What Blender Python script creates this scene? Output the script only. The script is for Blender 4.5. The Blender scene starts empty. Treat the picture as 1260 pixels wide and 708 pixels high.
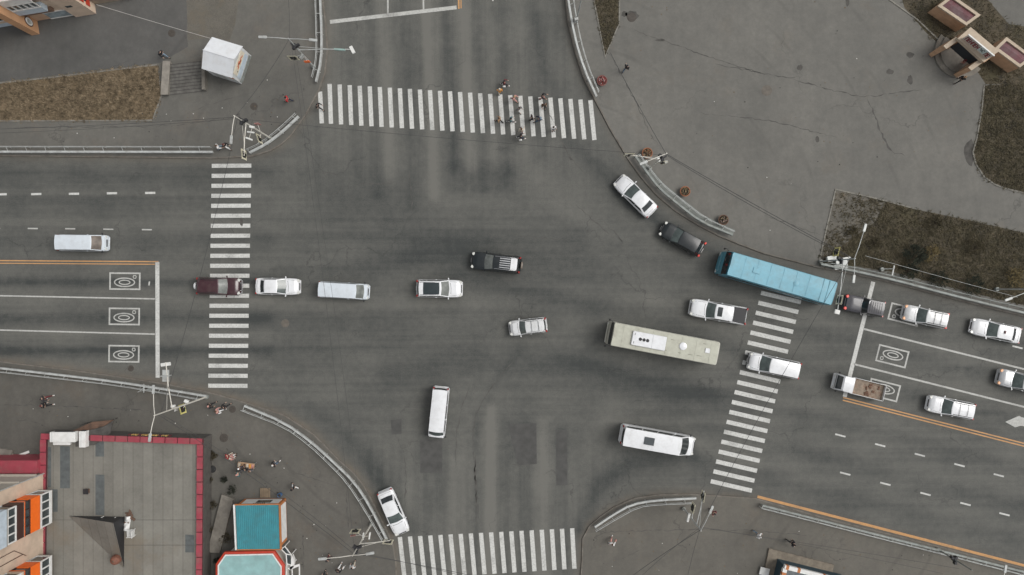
import bpy, bmesh, math, random
import numpy as np
from mathutils import Vector, Matrix
random.seed(7)
R = math.radians
sc = bpy.context.scene
COL = sc.collection
CAM_H, PPM = 80.0, 11.7          # drone height in metres, pixels per metre on the road

def P(px, py, z=0.0):
    """world point that the drone sees at photo pixel (px, py) when it lies at height z"""
    k = (CAM_H - z) / CAM_H / PPM
    return Vector(((px - 630.0) * k, (354.0 - py) * k, z))

# ------------------------------------------------------------------ materials
class NT:
    def __init__(s, m):
        m.use_nodes = True
        s.t = m.node_tree; s.n = s.t.nodes; s.l = s.t.links
        s.b = s.n.get('Principled BSDF')
    def new(s, typ, **kw):
        n = s.n.new(typ)
        for k, v in kw.items():
            setattr(n, k, v)
        return n
    def link(s, a, b): s.l.new(a, b)
    def pos(s, scale=(1, 1, 1), rot=0.0):
        g = s.new('ShaderNodeNewGeometry')
        mp = s.new('ShaderNodeMapping')
        mp.inputs['Scale'].default_value = scale
        mp.inputs['Rotation'].default_value = (0, 0, rot)
        s.link(g.outputs['Position'], mp.inputs['Vector'])
        return mp.outputs['Vector']
    def obj(s, scale=(1, 1, 1)):
        g = s.new('ShaderNodeTexCoord')
        mp = s.new('ShaderNodeMapping')
        mp.inputs['Scale'].default_value = scale
        s.link(g.outputs['Object'], mp.inputs['Vector'])
        return mp.outputs['Vector']
    def noise(s, vec, scale, detail=4.0, rough=0.55):
        n = s.new('ShaderNodeTexNoise')
        n.inputs['Scale'].default_value = scale
        n.inputs['Detail'].default_value = detail
        n.inputs['Roughness'].default_value = rough
        s.link(vec, n.inputs['Vector'])
        return n.outputs['Fac']
    def ramp(s, fac, p0, p1, v0=0.0, v1=1.0):
        m = s.new('ShaderNodeMapRange')
        m.inputs['From Min'].default_value = p0; m.inputs['From Max'].default_value = p1
        m.inputs['To Min'].default_value = v0; m.inputs['To Max'].default_value = v1
        s.link(fac, m.inputs['Value'])
        return m.outputs['Result']
    def math(s, op, a, b=None, clamp=False):
        m = s.new('ShaderNodeMath', operation=op); m.use_clamp = clamp
        for i, v in enumerate((a, b)):
            if v is None: continue
            if isinstance(v, (int, float)): m.inputs[i].default_value = v
            else: s.link(v, m.inputs[i])
        return m.outputs[0]
    def mix(s, fac, a, b, blend='MIX'):
        m = s.new('ShaderNodeMix', data_type='RGBA', blend_type=blend)
        if isinstance(fac, (int, float)): m.inputs[0].default_value = fac
        else: s.link(fac, m.inputs[0])
        for i, v in ((6, a), (7, b)):
            if isinstance(v, tuple): m.inputs[i].default_value = (*v[:3], 1)
            else: s.link(v, m.inputs[i])
        return m.outputs[2]
    def attr(s, name):
        a = s.new('ShaderNodeAttribute'); a.attribute_name = name
        return a.outputs['Fac']
    def color(s, c): s.link(c, s.b.inputs['Base Color'])
    def bump(s, fac, strength=0.3, dist=0.02):
        b = s.new('ShaderNodeBump')
        b.inputs['Strength'].default_value = strength; b.inputs['Distance'].default_value = dist
        s.link(fac, b.inputs['Height']); s.link(b.outputs['Normal'], s.b.inputs['Normal'])

def mat(name, col, rough=0.6, metal=0.0, var=0.12, scale=2.0, dirt=None, dirt_amt=0.0, coat=0.0, emit=None, bump=0.0, local=True):
    m = bpy.data.materials.new(name); t = NT(m)
    t.b.inputs['Roughness'].default_value = rough
    t.b.inputs['Metallic'].default_value = metal
    t.b.inputs['Coat Weight'].default_value = coat
    t.b.inputs['Coat Roughness'].default_value = 0.08
    v = t.obj() if local else t.pos()
    n = t.noise(v, scale, 5)
    lo = tuple(c * (1 - var) for c in col); hi = tuple(min(1, c * (1 + var)) for c in col)
    c = t.mix(t.ramp(n, 0.3, 0.7), lo, hi)
    if dirt:
        d = t.noise(v, scale * 0.7 + 0.3, 6, 0.65)
        c = t.mix(t.math('MULTIPLY', t.ramp(d, 0.45, 0.72), dirt_amt), c, dirt)
    t.color(c)
    if bump: t.bump(t.noise(v, scale * 6, 4), bump)
    if emit:
        t.b.inputs['Emission Color'].default_value = (*col, 1)
        t.b.inputs['Emission Strength'].default_value = emit
    return m

def paint(name, col, rough=0.28, dirt=0.25, metal=0.0, coat=0.6):
    return mat(name, col, rough, metal, 0.04, 1.2, (0.16, 0.14, 0.11), dirt, coat)

# ------------------------------------------------------------------ mesh collector
class MB:
    def __init__(s): s.v = []; s.f = []; s.mi = []
    def add(s, vs, fs, mi=0):
        o = len(s.v); s.v += [Vector(p) for p in vs]
        for f in fs: s.f.append([i + o for i in f]); s.mi.append(mi)
        return s
    def box(s, c, size, rz=0.0, mi=0, bev=0.0):
        x, y, z = size[0] / 2, size[1] / 2, size[2] / 2
        m = Matrix.Rotation(rz, 3, 'Z'); c = Vector(c)
        if bev <= 0:
            vs = [c + m @ Vector((a * x, b * y, d * z)) for d in (-1, 1) for a, b in ((-1, -1), (1, -1), (1, 1), (-1, 1))]
            return s.add(vs, [(3, 2, 1, 0), (4, 5, 6, 7), (0, 1, 5, 4), (1, 2, 6, 5), (2, 3, 7, 6), (3, 0, 4, 7)], mi)
        b = min(bev, x * .95, y * .95, z * .95)
        ring = [(x - b, -y), (x, -y + b), (x, y - b), (x - b, y), (-x + b, y), (-x, y - b), (-x, -y + b), (-x + b, -y)]
        ins = [(x - b * 1.3, -y + b * .6), (x - b * .6, -y + b * 1.3), (x - b * .6, y - b * 1.3), (x - b * 1.3, y - b * .6), (-x + b * 1.3, y - b * .6), (-x + b * .6, y - b * 1.3), (-x + b * .6, -y + b * 1.3), (-x + b * 1.3, -y + b * .6)]
        vs = []
        for pts, zz in ((ins, -z), (ring, -z + b), (ring, z - b), (ins, z)):
            vs += [c + m @ Vector((p[0], p[1], zz)) for p in pts]
        fs = [tuple(range(7, -1, -1)), tuple(range(24, 32))]
        for k in range(3):
            for i in range(8):
                j = (i + 1) % 8
                fs.append((k * 8 + i, k * 8 + j, k * 8 + 8 + j, k * 8 + 8 + i))
        return s.add(vs, fs, mi)
    def prism(s, poly, z0, z1, mi=0, side_mi=None, bottom=True):
        n = len(poly)
        a = sum(poly[i][0] * poly[(i + 1) % n][1] - poly[(i + 1) % n][0] * poly[i][1] for i in range(n))
        if a < 0: poly = poly[::-1]
        vs = [(p[0], p[1], z0) for p in poly] + [(p[0], p[1], z1) for p in poly]
        s.add(vs, [tuple(range(n, 2 * n))], mi)
        o = len(s.v) - 2 * n
        sm = mi if side_mi is None else side_mi
        if bottom: s.f.append([o + i for i in range(n - 1, -1, -1)]); s.mi.append(sm)
        for i in range(n):
            j = (i + 1) % n
            s.f.append([o + i, o + j, o + n + j, o + n + i]); s.mi.append(sm)
        return s
    def tube(s, pts, r, n=8, mi=0, r1=None):
        pts = [Vector(p) for p in pts]; k = len(pts)
        vs = []
        for i, p in enumerate(pts):
            d = (pts[min(i + 1, k - 1)] - pts[max(i - 1, 0)]).normalized()
            a = d.orthogonal() if abs(d.z) > .999 else d.cross(Vector((0, 0, 1)))
            a.normalize(); b = d.cross(a)
            rr = r if r1 is None else r + (r1 - r) * i / (k - 1)
            vs += [p + (a * math.cos(2 * math.pi * j / n) + b * math.sin(2 * math.pi * j / n)) * rr for j in range(n)]
        fs = [tuple(range(n - 1, -1, -1)), tuple(range((k - 1) * n, k * n))]
        for i in range(k - 1):
            for j in range(n):
                q = (j + 1) % n
                fs.append((i * n + j, i * n + q, (i + 1) * n + q, (i + 1) * n + j))
        return s.add(vs, fs, mi)
    def lathe(s, c, prof, n=20, mi=0, axis='Z'):
        c = Vector(c); vs = []
        for r, h in prof:
            for j in range(n):
                a = 2 * math.pi * j / n
                p = Vector((r * math.cos(a), r * math.sin(a), h))
                if axis == 'Y': p = Vector((p.x, p.z, -p.y))
                if axis == 'X': p = Vector((p.z, p.x, p.y))
                vs.append(c + p)
        k = len(prof)
        fs = [tuple(range(n - 1, -1, -1)), tuple(range((k - 1) * n, k * n))]
        for i in range(k - 1):
            for j in range(n):
                q = (j + 1) % n
                fs.append((i * n + j, i * n + q, (i + 1) * n + q, (i + 1) * n + j))
        return s.add(vs, fs, mi)
    def grid(s, fn, nu, nv, mi=0):
        vs = [fn(i / nu, j / nv) for j in range(nv + 1) for i in range(nu + 1)]
        w = nu + 1
        return s.add(vs, [(j * w + i, j * w + i + 1, (j + 1) * w + i + 1, (j + 1) * w + i) for j in range(nv) for i in range(nu)], mi)
    def sweep(s, line, prof, mi=0):
        """closed profile [(offset to the left, z)] swept along an xy line"""
        line = [Vector((p[0], p[1], 0)) for p in line]; k = len(line); n = len(prof); vs = []
        for i, p in enumerate(line):
            d0 = (line[i] - line[i - 1]).normalized() if i else (line[1] - line[0]).normalized()
            d1 = (line[i + 1] - line[i]).normalized() if i < k - 1 else d0
            d = (d0 + d1).normalized(); nrm = Vector((-d.y, d.x, 0)); sca = 1 / max(.5, d.dot(d1))
            vs += [p + nrm * o * sca + Vector((0, 0, z)) for o, z in prof]
        fs = [tuple(range(n)), tuple(range((k - 1) * n, k * n))[::-1]]
        for i in range(k - 1):
            for j in range(n):
                q = (j + 1) % n
                fs.append((i * n + j, (i + 1) * n + j, (i + 1) * n + q, i * n + q))
        return s.add(vs, fs, mi)
    def mesh(s, name, mats, origin=None, smooth=None):
        o = Vector(origin) if origin is not None else Vector((0, 0, 0))
        me = bpy.data.meshes.new(name)
        me.from_pydata([tuple(p - o) for p in s.v], [], s.f)
        for m in (mats if isinstance(mats, (list, tuple)) else [mats]): me.materials.append(m)
        me.polygons.foreach_set('material_index', s.mi)
        bm = bmesh.new(); bm.from_mesh(me)
        bmesh.ops.recalc_face_normals(bm, faces=bm.faces); bm.to_mesh(me); bm.free()
        if smooth is not None:
            me.polygons.foreach_set('use_smooth', [True] * len(me.polygons))
            me.set_sharp_from_angle(angle=R(smooth))
        me.update()
        return me
    def build(s, name, mats, parent=None, origin=None, smooth=None):
        ob = bpy.data.objects.new(name, s.mesh(name, mats, origin, smooth))
        COL.objects.link(ob)
        if parent is not None: ob.parent = parent
        elif origin is not None: ob.location = origin
        return ob

def tag(o, label=None, cat=None, group=None, kind=None):
    if label: o['label'] = label
    if cat: o['category'] = cat
    if group: o['group'] = group
    if kind: o['kind'] = kind
    return o
def thing(name, label, cat, loc=(0, 0, 0), rz=0.0, group=None):
    o = bpy.data.objects.new(name, None); COL.objects.link(o)
    o.location = loc; o.rotation_euler = (0, 0, rz); o.empty_display_size = .3
    return tag(o, label, cat, group)
def struct(mb, name, m, smooth=None):
    return tag(mb.build(name, m, smooth=smooth), kind='structure')
def copy_tree(o, parent=None):
    c = o.copy(); COL.objects.link(c)
    if parent is not None: c.parent = parent
    for ch in list(o.children): copy_tree(ch, c)
    return c
def px_line(pts, z=0.0): return [P(x, y, z) for x, y in pts]
def resample(line, step):
    line = [Vector((p[0], p[1], 0)) for p in line]; out = [line[0].copy()]; need = step
    for a, b in zip(line, line[1:]):
        L = (b - a).length; t = need
        while t <= L + 1e-6:
            out.append(a + (b - a) * (t / L)); t += step
        need = t - L
    return out
def smooth_line(pts, it=2):
    pts = [Vector((p[0], p[1], 0)) for p in pts]
    for _ in range(it):
        q = [pts[0]]
        for a, b in zip(pts, pts[1:]): q += [a * .75 + b * .25, a * .25 + b * .75]
        pts = q + [pts[-1]]
    return pts
# ================================================================== kerb lines (photo pixels at road level)
K_NW = [(-700, 190), (0, 191), (262, 194), (311, 191.5), (332, 185), (346, 177), (357, 167), (375, 142), (392, 110), (399, 90), (402, 63), (400, 30), (396, 0), (380, -130), (330, -500)]
K_NE = [(640, -500), (690, -90), (697, 0), (700, 28), (708, 62), (719, 96), (734, 125), (753, 161), (774, 196), (789, 217), (809, 240), (833, 260), (859, 276), (886, 290), (912, 300.5), (940, 311), (1006, 328), (1053, 337), (1098, 347), (1166, 365), (1222, 379), (1260, 388), (1900, 540)]
K_SE = [(1900, 862), (1260, 700.5), (1149, 672), (1017, 639), (940, 617.5), (928, 614), (866, 610), (842, 608.5), (807, 610), (781, 614), (756, 625), (739, 637), (726, 648), (718, 663), (717, 692), (715, 720), (710, 1100)]
K_SW = [(-700, 408), (0, 446), (85, 456), (170, 468), (212, 475), (254, 483), (294, 494), (350, 512), (385, 535), (420, 570), (435, 583), (447, 598), (460, 622), (474, 650), (482, 668), (486, 690), (487, 712), (488, 1100)]
RING = {'NW': [(-900, -700), ], 'NE': [(1900, -700)], 'SE': [(1900, 1300)], 'SW': [(-900, 1300)]}

# ------------------------------------------------------------------ road surface
def road_sheet():
    nx, ny = 700, 410
    x0, x1, y0, y1 = -62.0, 62.0, -36.0, 36.0
    xs = np.linspace(x0, x1, nx); ys = np.linspace(y0, y1, ny)
    X, Y = np.meshgrid(xs, ys)
    px = X * PPM + 630; py = 354 - Y * PPM
    wear = np.zeros_like(px); dirt = np.zeros_like(px)
    def dist(pts):
        d = np.full_like(px, 1e9); 
        for (ax, ay), (bx, by) in zip(pts, pts[1:]):
            vx, vy = bx - ax, by - ay
            t = np.clip(((px - ax) * vx + (py - ay) * vy) / (vx * vx + vy * vy), 0, 1)
            d = np.minimum(d, np.hypot(px - ax - t * vx, py - ay - t * vy))
        return d
    def band(pts, hw, s): 
        nonlocal wear
        wear = wear + s * np.exp(-(dist(pts) / hw) ** 2)
    def rect(xa, ya, xb, yb, s, soft=2.0):
        nonlocal wear
        f = lambda v, a, b: 1 / (1 + np.exp(-(v - a) / soft)) * 1 / (1 + np.exp((v - b) / soft))
        wear = wear + s * f(px, xa, xb) * f(py, ya, yb)
    # north leg: wheel tracks (dark) and the polished strips between them (light)
    for x, hw, s, ye in ((430, 9, .35, 205), (458, 8, .5, 240), (500, 9, .6, 250), (517, 5, .25, 205), (552, 8, .85, 205), (588, 7, .45, 235), (618, 9, .45, 215), (660, 10, .4, 190), (690, 9, .35, 180),
                         (472, 8, -.7, 215), (527, 7, -1.1, 240), (573, 8, -.8, 205), (604, 6, -.35, 205), (640, 8, -.3, 190), (410, 8, -.35, 190)):
        band([(x - 7, -60), (x, 60), (x + 7, ye)], hw, s)
    # south leg
    for x, hw, s, ye in ((604, 6.5, -1.2, 505), (668, 9, -.7, 520), (560, 9, -.45, 570), (545, 8, .3, 560), (525, 9, .5, 540), (586, 5, .6, 505), (622, 9, .5, 520), (644, 10, .55, 520), (692, 8, .4, 530), (503, 7, -.3, 590), (508, 6, .3, 580), (632, 5, -.2, 570)):
        band([(x, 800), (x, ye)], hw, s)
    rect(395, -120, 740, 205, -.22, 14); rect(488, 545, 716, 900, -.30, 14)
    rect(625, 521, 660, 572, .3); rect(684, 529, 698, 597, .55, 1); rect(517, 530, 544, 582, .35); rect(481, 516, 494, 535, .3)
    rect(548, 200, 634, 238, .5); rect(390, 213, 421, 240, .22); rect(430, 212, 455, 226, .15)
    # west approach lanes
    for y, hw, s in ((214, 8, .5), (250, 9, .35), (296, 10, .35), (347, 6, .75), (392, 7, .85), (432, 7, .85), (226, 6, .2), (330, 7, -.35), (369, 6, -.4), (411, 6, -.45), (276, 7, -.3), (450, 6, -.35), (235, 5, -.25)):
        band([(-120, y), (180, y), (330, y)], hw, s)
    band([(300, 335), (430, 330), (600, 300)], 14, .5); band([(300, 392), (420, 396), (560, 380)], 13, .4)
    band([(330, 430), (420, 430), (520, 418)], 10, .35); band([(310, 372), (480, 378), (640, 372)], 8, -.4)
    band([(310, 325), (480, 318)], 9, -.3)
    # worn middle of the junction and the sweeping turns
    band([(440, 270), (560, 310), (700, 330)], 40, .6); band([(480, 470), (560, 440), (720, 460), (860, 490)], 22, .6)
    band([(690, 355), (800, 368), (940, 405)], 9, -.45); band([(700, 395), (760, 405)], 10, -.3)
    band([(560, 340), (650, 360), (760, 385), (900, 425)], 10, .4)
    band([(690, 440), (800, 470), (920, 505)], 12, .5); band([(740, 520), (830, 545), (930, 570)], 10, -.3)
    band([(715, 650), (735, 600), (775, 570), (850, 560)], 12, .95); band([(722, 555), (760, 500)], 16, -.35)
    band([(455, 560), (475, 600), (505, 650)], 11, .6); band([(380, 500), (430, 540), (470, 600)], 8, .45)
    band([(660, 20), (672, 90), (700, 170), (760, 240), (850, 300)], 9, .6); band([(640, 60), (650, 120), (670, 170)], 10, .2)
    band([(736, 200), (790, 262), (880, 312)], 8, .45); band([(400, 200), (385, 215), (340, 225)], 10, .3)
    band([(700, 280), (800, 320), (890, 355)], 12, .3); band([(660, 220), (740, 290)], 16, -.3)
    band([(640, 430), (605, 475), (590, 530)], 5, .35); band([(560, 250), (640, 255), (700, 270)], 18, -.15)
    # east leg (runs 14 degrees down to the right)
    band_k = .6
    def eline(off, xa, xb): return [(x, off + (x - 1000) * .249) for x in (xa, (xa + xb) / 2, xb)]
    for off, hw, s in ((362, 7, .55), (410, 8, .6), (433, 6, -.35), (455, 7, .6), (390, 6, -.4), (498, 8, -.35), (513, 8, .55), (540, 8, -.3), (560, 9, .6), (585, 7, -.35), (603, 8, .5), (475, 5, -.3)):
        band(eline(off, 860, 1400), hw, s * .6)
    band([(1180, 520), (1260, 541)], 6, .4)
    for _ in range(70):      # oil spots in the queueing lanes
        x = random.uniform(0, 185); y = random.choice((346, 391, 431)) + random.gauss(0, 2.5)
        band([(x, y), (x + random.uniform(1, 5), y)], random.uniform(1.2, 2.6), random.uniform(.15, .45))
        x = random.uniform(1070, 1300); y = random.choice((408, 455)) + (x - 1000) * .249 + random.gauss(0, 2.5)
        band([(x, y), (x + random.uniform(1, 5), y + 1)], random.uniform(1.2, 2.4), random.uniform(.1, .35))
    for k, w in ((K_NW, .5), (K_SW, 1.0), (K_NE, .4), (K_SE, .7)):
        d = dist(k[1:-1]); dirt = np.maximum(dirt, w * np.exp(-(d / 7.5) ** 2))
    ew = 1 / (1 + np.exp(-(py - 235) / 14)) * 1 / (1 + np.exp((py - 545) / 14))
    ew = np.maximum(ew, np.maximum(1 / (1 + np.exp((px - 360) / 10)), 1 / (1 + np.exp(-(px - 770) / 12))))
    vs = [(x, y, 0.0) for y in ys for x in xs]
    fs = []
    for j in range(ny - 1):
        o = j * nx
        fs += [(o + i, o + i + 1, o + nx + i + 1, o + nx + i) for i in range(nx - 1)]
    n0 = len(vs)
    c = [0, nx - 1, nx * ny - 1, nx * (ny - 1)]
    vs += [(-900, -900, 0), (900, -900, 0), (900, 900, 0), (-900, 900, 0)]
    rim = [[i for i in range(nx)], [nx * (j + 1) - 1 for j in range(ny)], [nx * ny - 1 - i for i in range(nx)], [nx * (ny - 1 - j) for j in range(ny)]]
    for k in range(4):
        fs.append(tuple(rim[k][::-1]) + (n0 + k, n0 + (k + 1) % 4))
    me = bpy.data.meshes.new('road'); me.from_pydata(vs, [], fs)
    for nm, arr in (('wear', wear), ('dirt', dirt), ('ew', ew)):
        a = me.attributes.new(nm, 'FLOAT', 'POINT')
        a.data.foreach_set('value', np.concatenate([arr.ravel(), np.zeros(4)]).astype(np.float32))
    m = bpy.data.materials.new('road_asphalt'); t = NT(m)
    t.b.inputs['Roughness'].default_value = .85
    p = t.pos()
    sN = t.noise(t.pos((1.0, .022, 1)), 1.5, 6, .65)
    sW = t.noise(t.pos((.022, 1.0, 1)), 1.3, 6, .65)
    sE = t.noise(t.pos((.022, 1.0, 1), R(14)), 1.3, 6, .65)
    g = t.new('ShaderNodeNewGeometry'); sx = t.new('ShaderNodeSeparateXYZ'); t.link(g.outputs['Position'], sx.inputs[0])
    east = t.ramp(sx.outputs[0], 4, 16)
    sEW = t.math('ADD', t.math('MULTIPLY', sE, east), t.math('MULTIPLY', sW, t.math('SUBTRACT', 1.0, east)))
    ewa = t.attr('ew')
    streak = t.math('ADD', t.math('MULTIPLY', sEW, ewa), t.math('MULTIPLY', sN, t.math('SUBTRACT', 1.0, ewa)))
    blot = t.noise(p, .16, 6, .62); fine = t.noise(p, 9, 4, .75); mid = t.noise(p, 1.7, 5, .6)
    v = t.math('MULTIPLY', t.attr('wear'), .46)
    v = t.math('ADD', v, t.ramp(streak, .3, .7, -.15, .15))
    v = t.math('ADD', v, t.ramp(blot, .34, .66, -.15, .15))
    v = t.math('ADD', v, t.ramp(mid, .32, .68, -.10, .10))
    v = t.math('ADD', v, t.ramp(fine, .3, .7, -.2, .2))
    c = t.mix(t.math('ADD', v, .44, True), (.140, .137, .122), (.040, .044, .042))
    # fine hairline cracks in the old surface
    vo = t.new('ShaderNodeTexVoronoi', feature='DISTANCE_TO_EDGE'); vo.inputs['Scale'].default_value = .11
    wv = t.new('ShaderNodeVectorMath', operation='ADD'); nz = t.new('ShaderNodeTexNoise'); nz.inputs['Scale'].default_value = .6; nz.inputs['Detail'].default_value = 6
    t.link(p, nz.inputs['Vector']); sc2 = t.new('ShaderNodeVectorMath', operation='SCALE'); sc2.inputs['Scale'].default_value = 3.0
    t.link(nz.outputs['Color'], sc2.inputs[0]); t.link(p, wv.inputs[0]); t.link(sc2.outputs[0], wv.inputs[1]); t.link(wv.outputs[0], vo.inputs['Vector'])
    crack = t.math('MULTIPLY', t.ramp(vo.outputs['Distance'], .0, .008, 1, 0), t.ramp(t.noise(p, .12, 3), .5, .6, 0, .55))
    c = t.mix(crack, c, (.03, .03, .029))
    dn = t.math('MULTIPLY', t.attr('dirt'), t.ramp(t.noise(p, .8, 6, .7), .3, .65, .15, .95))
    c = t.mix(dn, c, (.15, .125, .098))
    t.color(c); t.bump(fine, .25, .01)
    me.materials.append(m); me.polygons.foreach_set('use_smooth', [False] * len(me.polygons))
    ob = bpy.data.objects.new('road', me); COL.objects.link(ob); tag(ob, kind='structure')
road_sheet()

# ------------------------------------------------------------------ pavements
def pave_mat(name, c0, c1, warm):
    m = bpy.data.materials.new(name); t = NT(m); t.b.inputs['Roughness'].default_value = .88
    p = t.pos()
    a = t.noise(p, .09, 6, .62); b = t.noise(p, .8, 6, .65); f = t.noise(p, 8, 4, .7); s = t.noise(t.pos((1, .06, 1), R(-32)), .9, 5)
    v = t.math('ADD', t.ramp(a, .33, .67, -.34, .34), t.ramp(b, .3, .7, -.2, .2))
    v = t.math('ADD', v, t.math('ADD', t.ramp(f, .3, .7, -.14, .14), t.ramp(s, .3, .7, -.1, .1)))
    c = t.mix(t.math('ADD', v, .5, True), c0, c1)
    c = t.mix(t.ramp(t.noise(p, .25, 7, .7), .56, .72, 0, .5), c, warm)
    vo = t.new('ShaderNodeTexVoronoi', feature='DISTANCE_TO_EDGE'); vo.inputs['Scale'].default_value = .075
    wv = t.new('ShaderNodeVectorMath', operation='ADD'); nz = t.new('ShaderNodeTexNoise'); nz.inputs['Scale'].default_value = .5; nz.inputs['Detail'].default_value = 7
    t.link(p, nz.inputs['Vector']); sc2 = t.new('ShaderNodeVectorMath', operation='SCALE'); sc2.inputs['Scale'].default_value = 4.0
    t.link(nz.outputs['Color'], sc2.inputs[0]); t.link(p, wv.inputs[0]); t.link(sc2.outputs[0], wv.inputs[1]); t.link(wv.outputs[0], vo.inputs['Vector'])
    crack = t.math('MULTIPLY', t.ramp(vo.outputs['Distance'], 0, .006, 1, 0), t.ramp(t.noise(p, .1, 3), .47, .58, 0, .5))
    c = t.mix(crack, c, (.045, .043, .04))
    sc3 = t.math('MULTIPLY', t.ramp(t.noise(p, 2.6, 9, .78), .35, .65, -.5, .5), .28)
    c = t.mix(t.math('ADD', sc3, .14, True), c, tuple(x * .62 for x in c1))
    wr = t.new('ShaderNodeTexWave', wave_type='RINGS', rings_direction='Z'); wr.inputs['Scale'].default_value = .11; wr.inputs['Distortion'].default_value = 9; wr.inputs['Detail'].default_value = 3; wr.inputs['Detail Scale'].default_value = .25
    t.link(p, wr.inputs['Vector'])
    c = t.mix(t.math('MULTIPLY', t.ramp(wr.outputs['Fac'], .93, 1.0), t.ramp(t.noise(p, .13, 4), .45, .65, 0, .28)), c, tuple(x * .6 for x in c1))
    spots = t.ramp(t.noise(p, 1.1, 3, .5), .74, .78, 0, .45)
    c = t.mix(spots, c, (.06, .057, .05))
    t.color(c); t.bump(f, .2, .01)
    return m
PAVE = {
    'NW': pave_mat('pavement_northwest', (.156, .149, .131), (.100, .097, .087), (.15, .125, .10)),
    'NE': pave_mat('pavement_northeast', (.178, .171, .152), (.118, .115, .104), (.158, .140, .115)),
    'SE': pave_mat('pavement_southeast', (.158, .146, .123), (.104, .098, .085), (.138, .114, .088)),
    'SW': pave_mat('pavement_southwest', (.142, .133, .115), (.088, .084, .074), (.122, .097, .073)),
}
KERB_M = mat('kerb_concrete', (.155, .142, .122), .9, var=.25, scale=1.5, dirt=(.1, .08, .06), dirt_amt=.6, local=False)
for key, line in (('NW', K_NW), ('NE', K_NE), ('SE', K_SE), ('SW', K_SW)):
    wl = px_line(line)
    poly = [(p.x, p.y) for p in wl] + [(P(*q).x, P(*q).y) for q in RING[key]]
    struct(MB().prism(poly, -.05, .12), 'sidewalk', PAVE[key])
    side = -1 if key in ('SE', 'SW') and False else 1
    # the road lies on one side of each line; the stone sits on the road side of the slab's edge
    sgn = {'NW': -1, 'NE': -1, 'SE': -1, 'SW': 1}[key]
    a, b = .004 * sgn, .15 * sgn
    struct(MB().sweep(wl, [(a, -.03), (b, -.03), (b, .10), (b - .02 * sgn, .135), (a, .135)]), 'kerb', KERB_M)

# ------------------------------------------------------------------ painted markings
def marking_mat(name, col, worn=.5):
    m = bpy.data.materials.new(name); t = NT(m); t.b.inputs['Roughness'].default_value = .75
    p = t.pos()
    w = t.math('ADD', t.ramp(t.noise(p, 5.5, 5, .7), .44, .72, 0, .6), t.ramp(t.noise(p, .5, 4), .52, .75, 0, .5), True)
    c = t.mix(t.ramp(t.noise(p, 1.3, 4), .3, .7), tuple(x * .9 for x in col), col)
    c = t.mix(t.math('MULTIPLY', w, worn), c, (.11, .107, .10))
    t.color(c); return m
M_WHITE = marking_mat('white_road_paint', (.60, .60, .57), .75)
M_WHITE2 = marking_mat('worn_white_paint', (.50, .50, .47), .8)
M_YELLOW = marking_mat('orange_yellow_paint', (.56, .30, .12), .6)
ZM = .005
def quad_px(mb, pts): mb.add([P(x, y, 0) + Vector((0, 0, ZM)) for x, y in pts], [(0, 1, 2, 3)])
def line_px(mb, a, b, w):
    d = Vector((b[0] - a[0], b[1] - a[1])).normalized(); n = Vector((-d.y, d.x)) * w / 2
    quad_px(mb, [(a[0] + n.x, a[1] + n.y), (b[0] + n.x, b[1] + n.y), (b[0] - n.x, b[1] - n.y), (a[0] - n.x, a[1] - n.y)])
def lerp(a, b, t): return (a[0] + (b[0] - a[0]) * t, a[1] + (b[1] - a[1]) * t)
zebra = {k: MB() for k in 'NWES'}
for i in range(27):
    t = i / 26; line_px(zebra['N'], lerp((405.6, 103.5), (726.5, 123.5), t), lerp((407.3, 152.5), (731.4, 172.5), t), 5.3)
line_px(zebra['N'], (393.8, 113), (396, 152), 5.3)
for i in range(23):
    t = i / 22; line_px(zebra['W'], lerp((260.6, 204.3), (256.2, 474.8), t), lerp((309.3, 204), (304.6, 475), t), 5.0)
for i in range(20):
    t = i / 19; line_px(zebra['E'], lerp((936.4, 360.5), (874.6, 592.3), t), lerp((985.5, 372), (925.2, 604), t), 5.2)
for i in range(18):
    t = i / 17; line_px(zebra['S'], lerp((492, 661), (704, 650.2), t), lerp((498, 713), (706.8, 700), t), 5.3)
for k in 'NWES': struct(zebra[k], 'crosswalk_stripes', M_WHITE)
lm = MB(); ym = MB(); wm = MB()
line_px(lm, (193.6, 322.5), (194, 465), 5)
line_px(wm, (-200, 360), (190.5, 368), 1.7); line_px(wm, (-200, 401), (190.5, 411.4), 1.7)
for x, y in ((-42, 239.6), (2, 239.3), (44.6, 239), (91, 238.7), (137.8, 238), (184.8, 237.6)): line_px(lm, (x - 6.3, y + .1), (x + 6.3, y - .1), 2.6)
for x, y in ((-6, 281.2), (40.4, 281.4), (86.4, 281.7), (133.3, 282.3), (180.8, 282.8)): line_px(wm, (x - 6.2, y - .1), (x + 6.2, y + .1), 1.6)
line_px(wm, (184, 346.5), (183.2, 351.5), 1.8)
line_px(ym, (-200, 319.5), (195, 322.2), 1.5); line_px(ym, (-200, 322.8), (190.7, 325.4), 1.2)
line_px(lm, (1074.5, 347), (1039.3, 488.5), 5)
line_px(wm, (1063, 405), (1330, 472), 2.2); line_px(wm, (1051, 448.3), (1330, 518.5), 2.2)
line_px(ym, (1037.5, 489.3), (1330, 563.5), 1.5); line_px(ym, (1037, 492.6), (1330, 567), 1.5)
for x, y in ((1034, 536), (1083, 548), (1131.8, 560), (1180.6, 572.6), (1229, 585), (1278, 597.3), (1040, 583), (1089.4, 595.6), (1138.8, 608), (1188, 620.4), (1236, 633), (1252, 427.5)): line_px(lm, (x - 6.3, y - 1.6), (x + 6.3, y + 1.6), 2.0)
line_px(ym, (932, 611.3), (1330, 714), 3.2)
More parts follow.
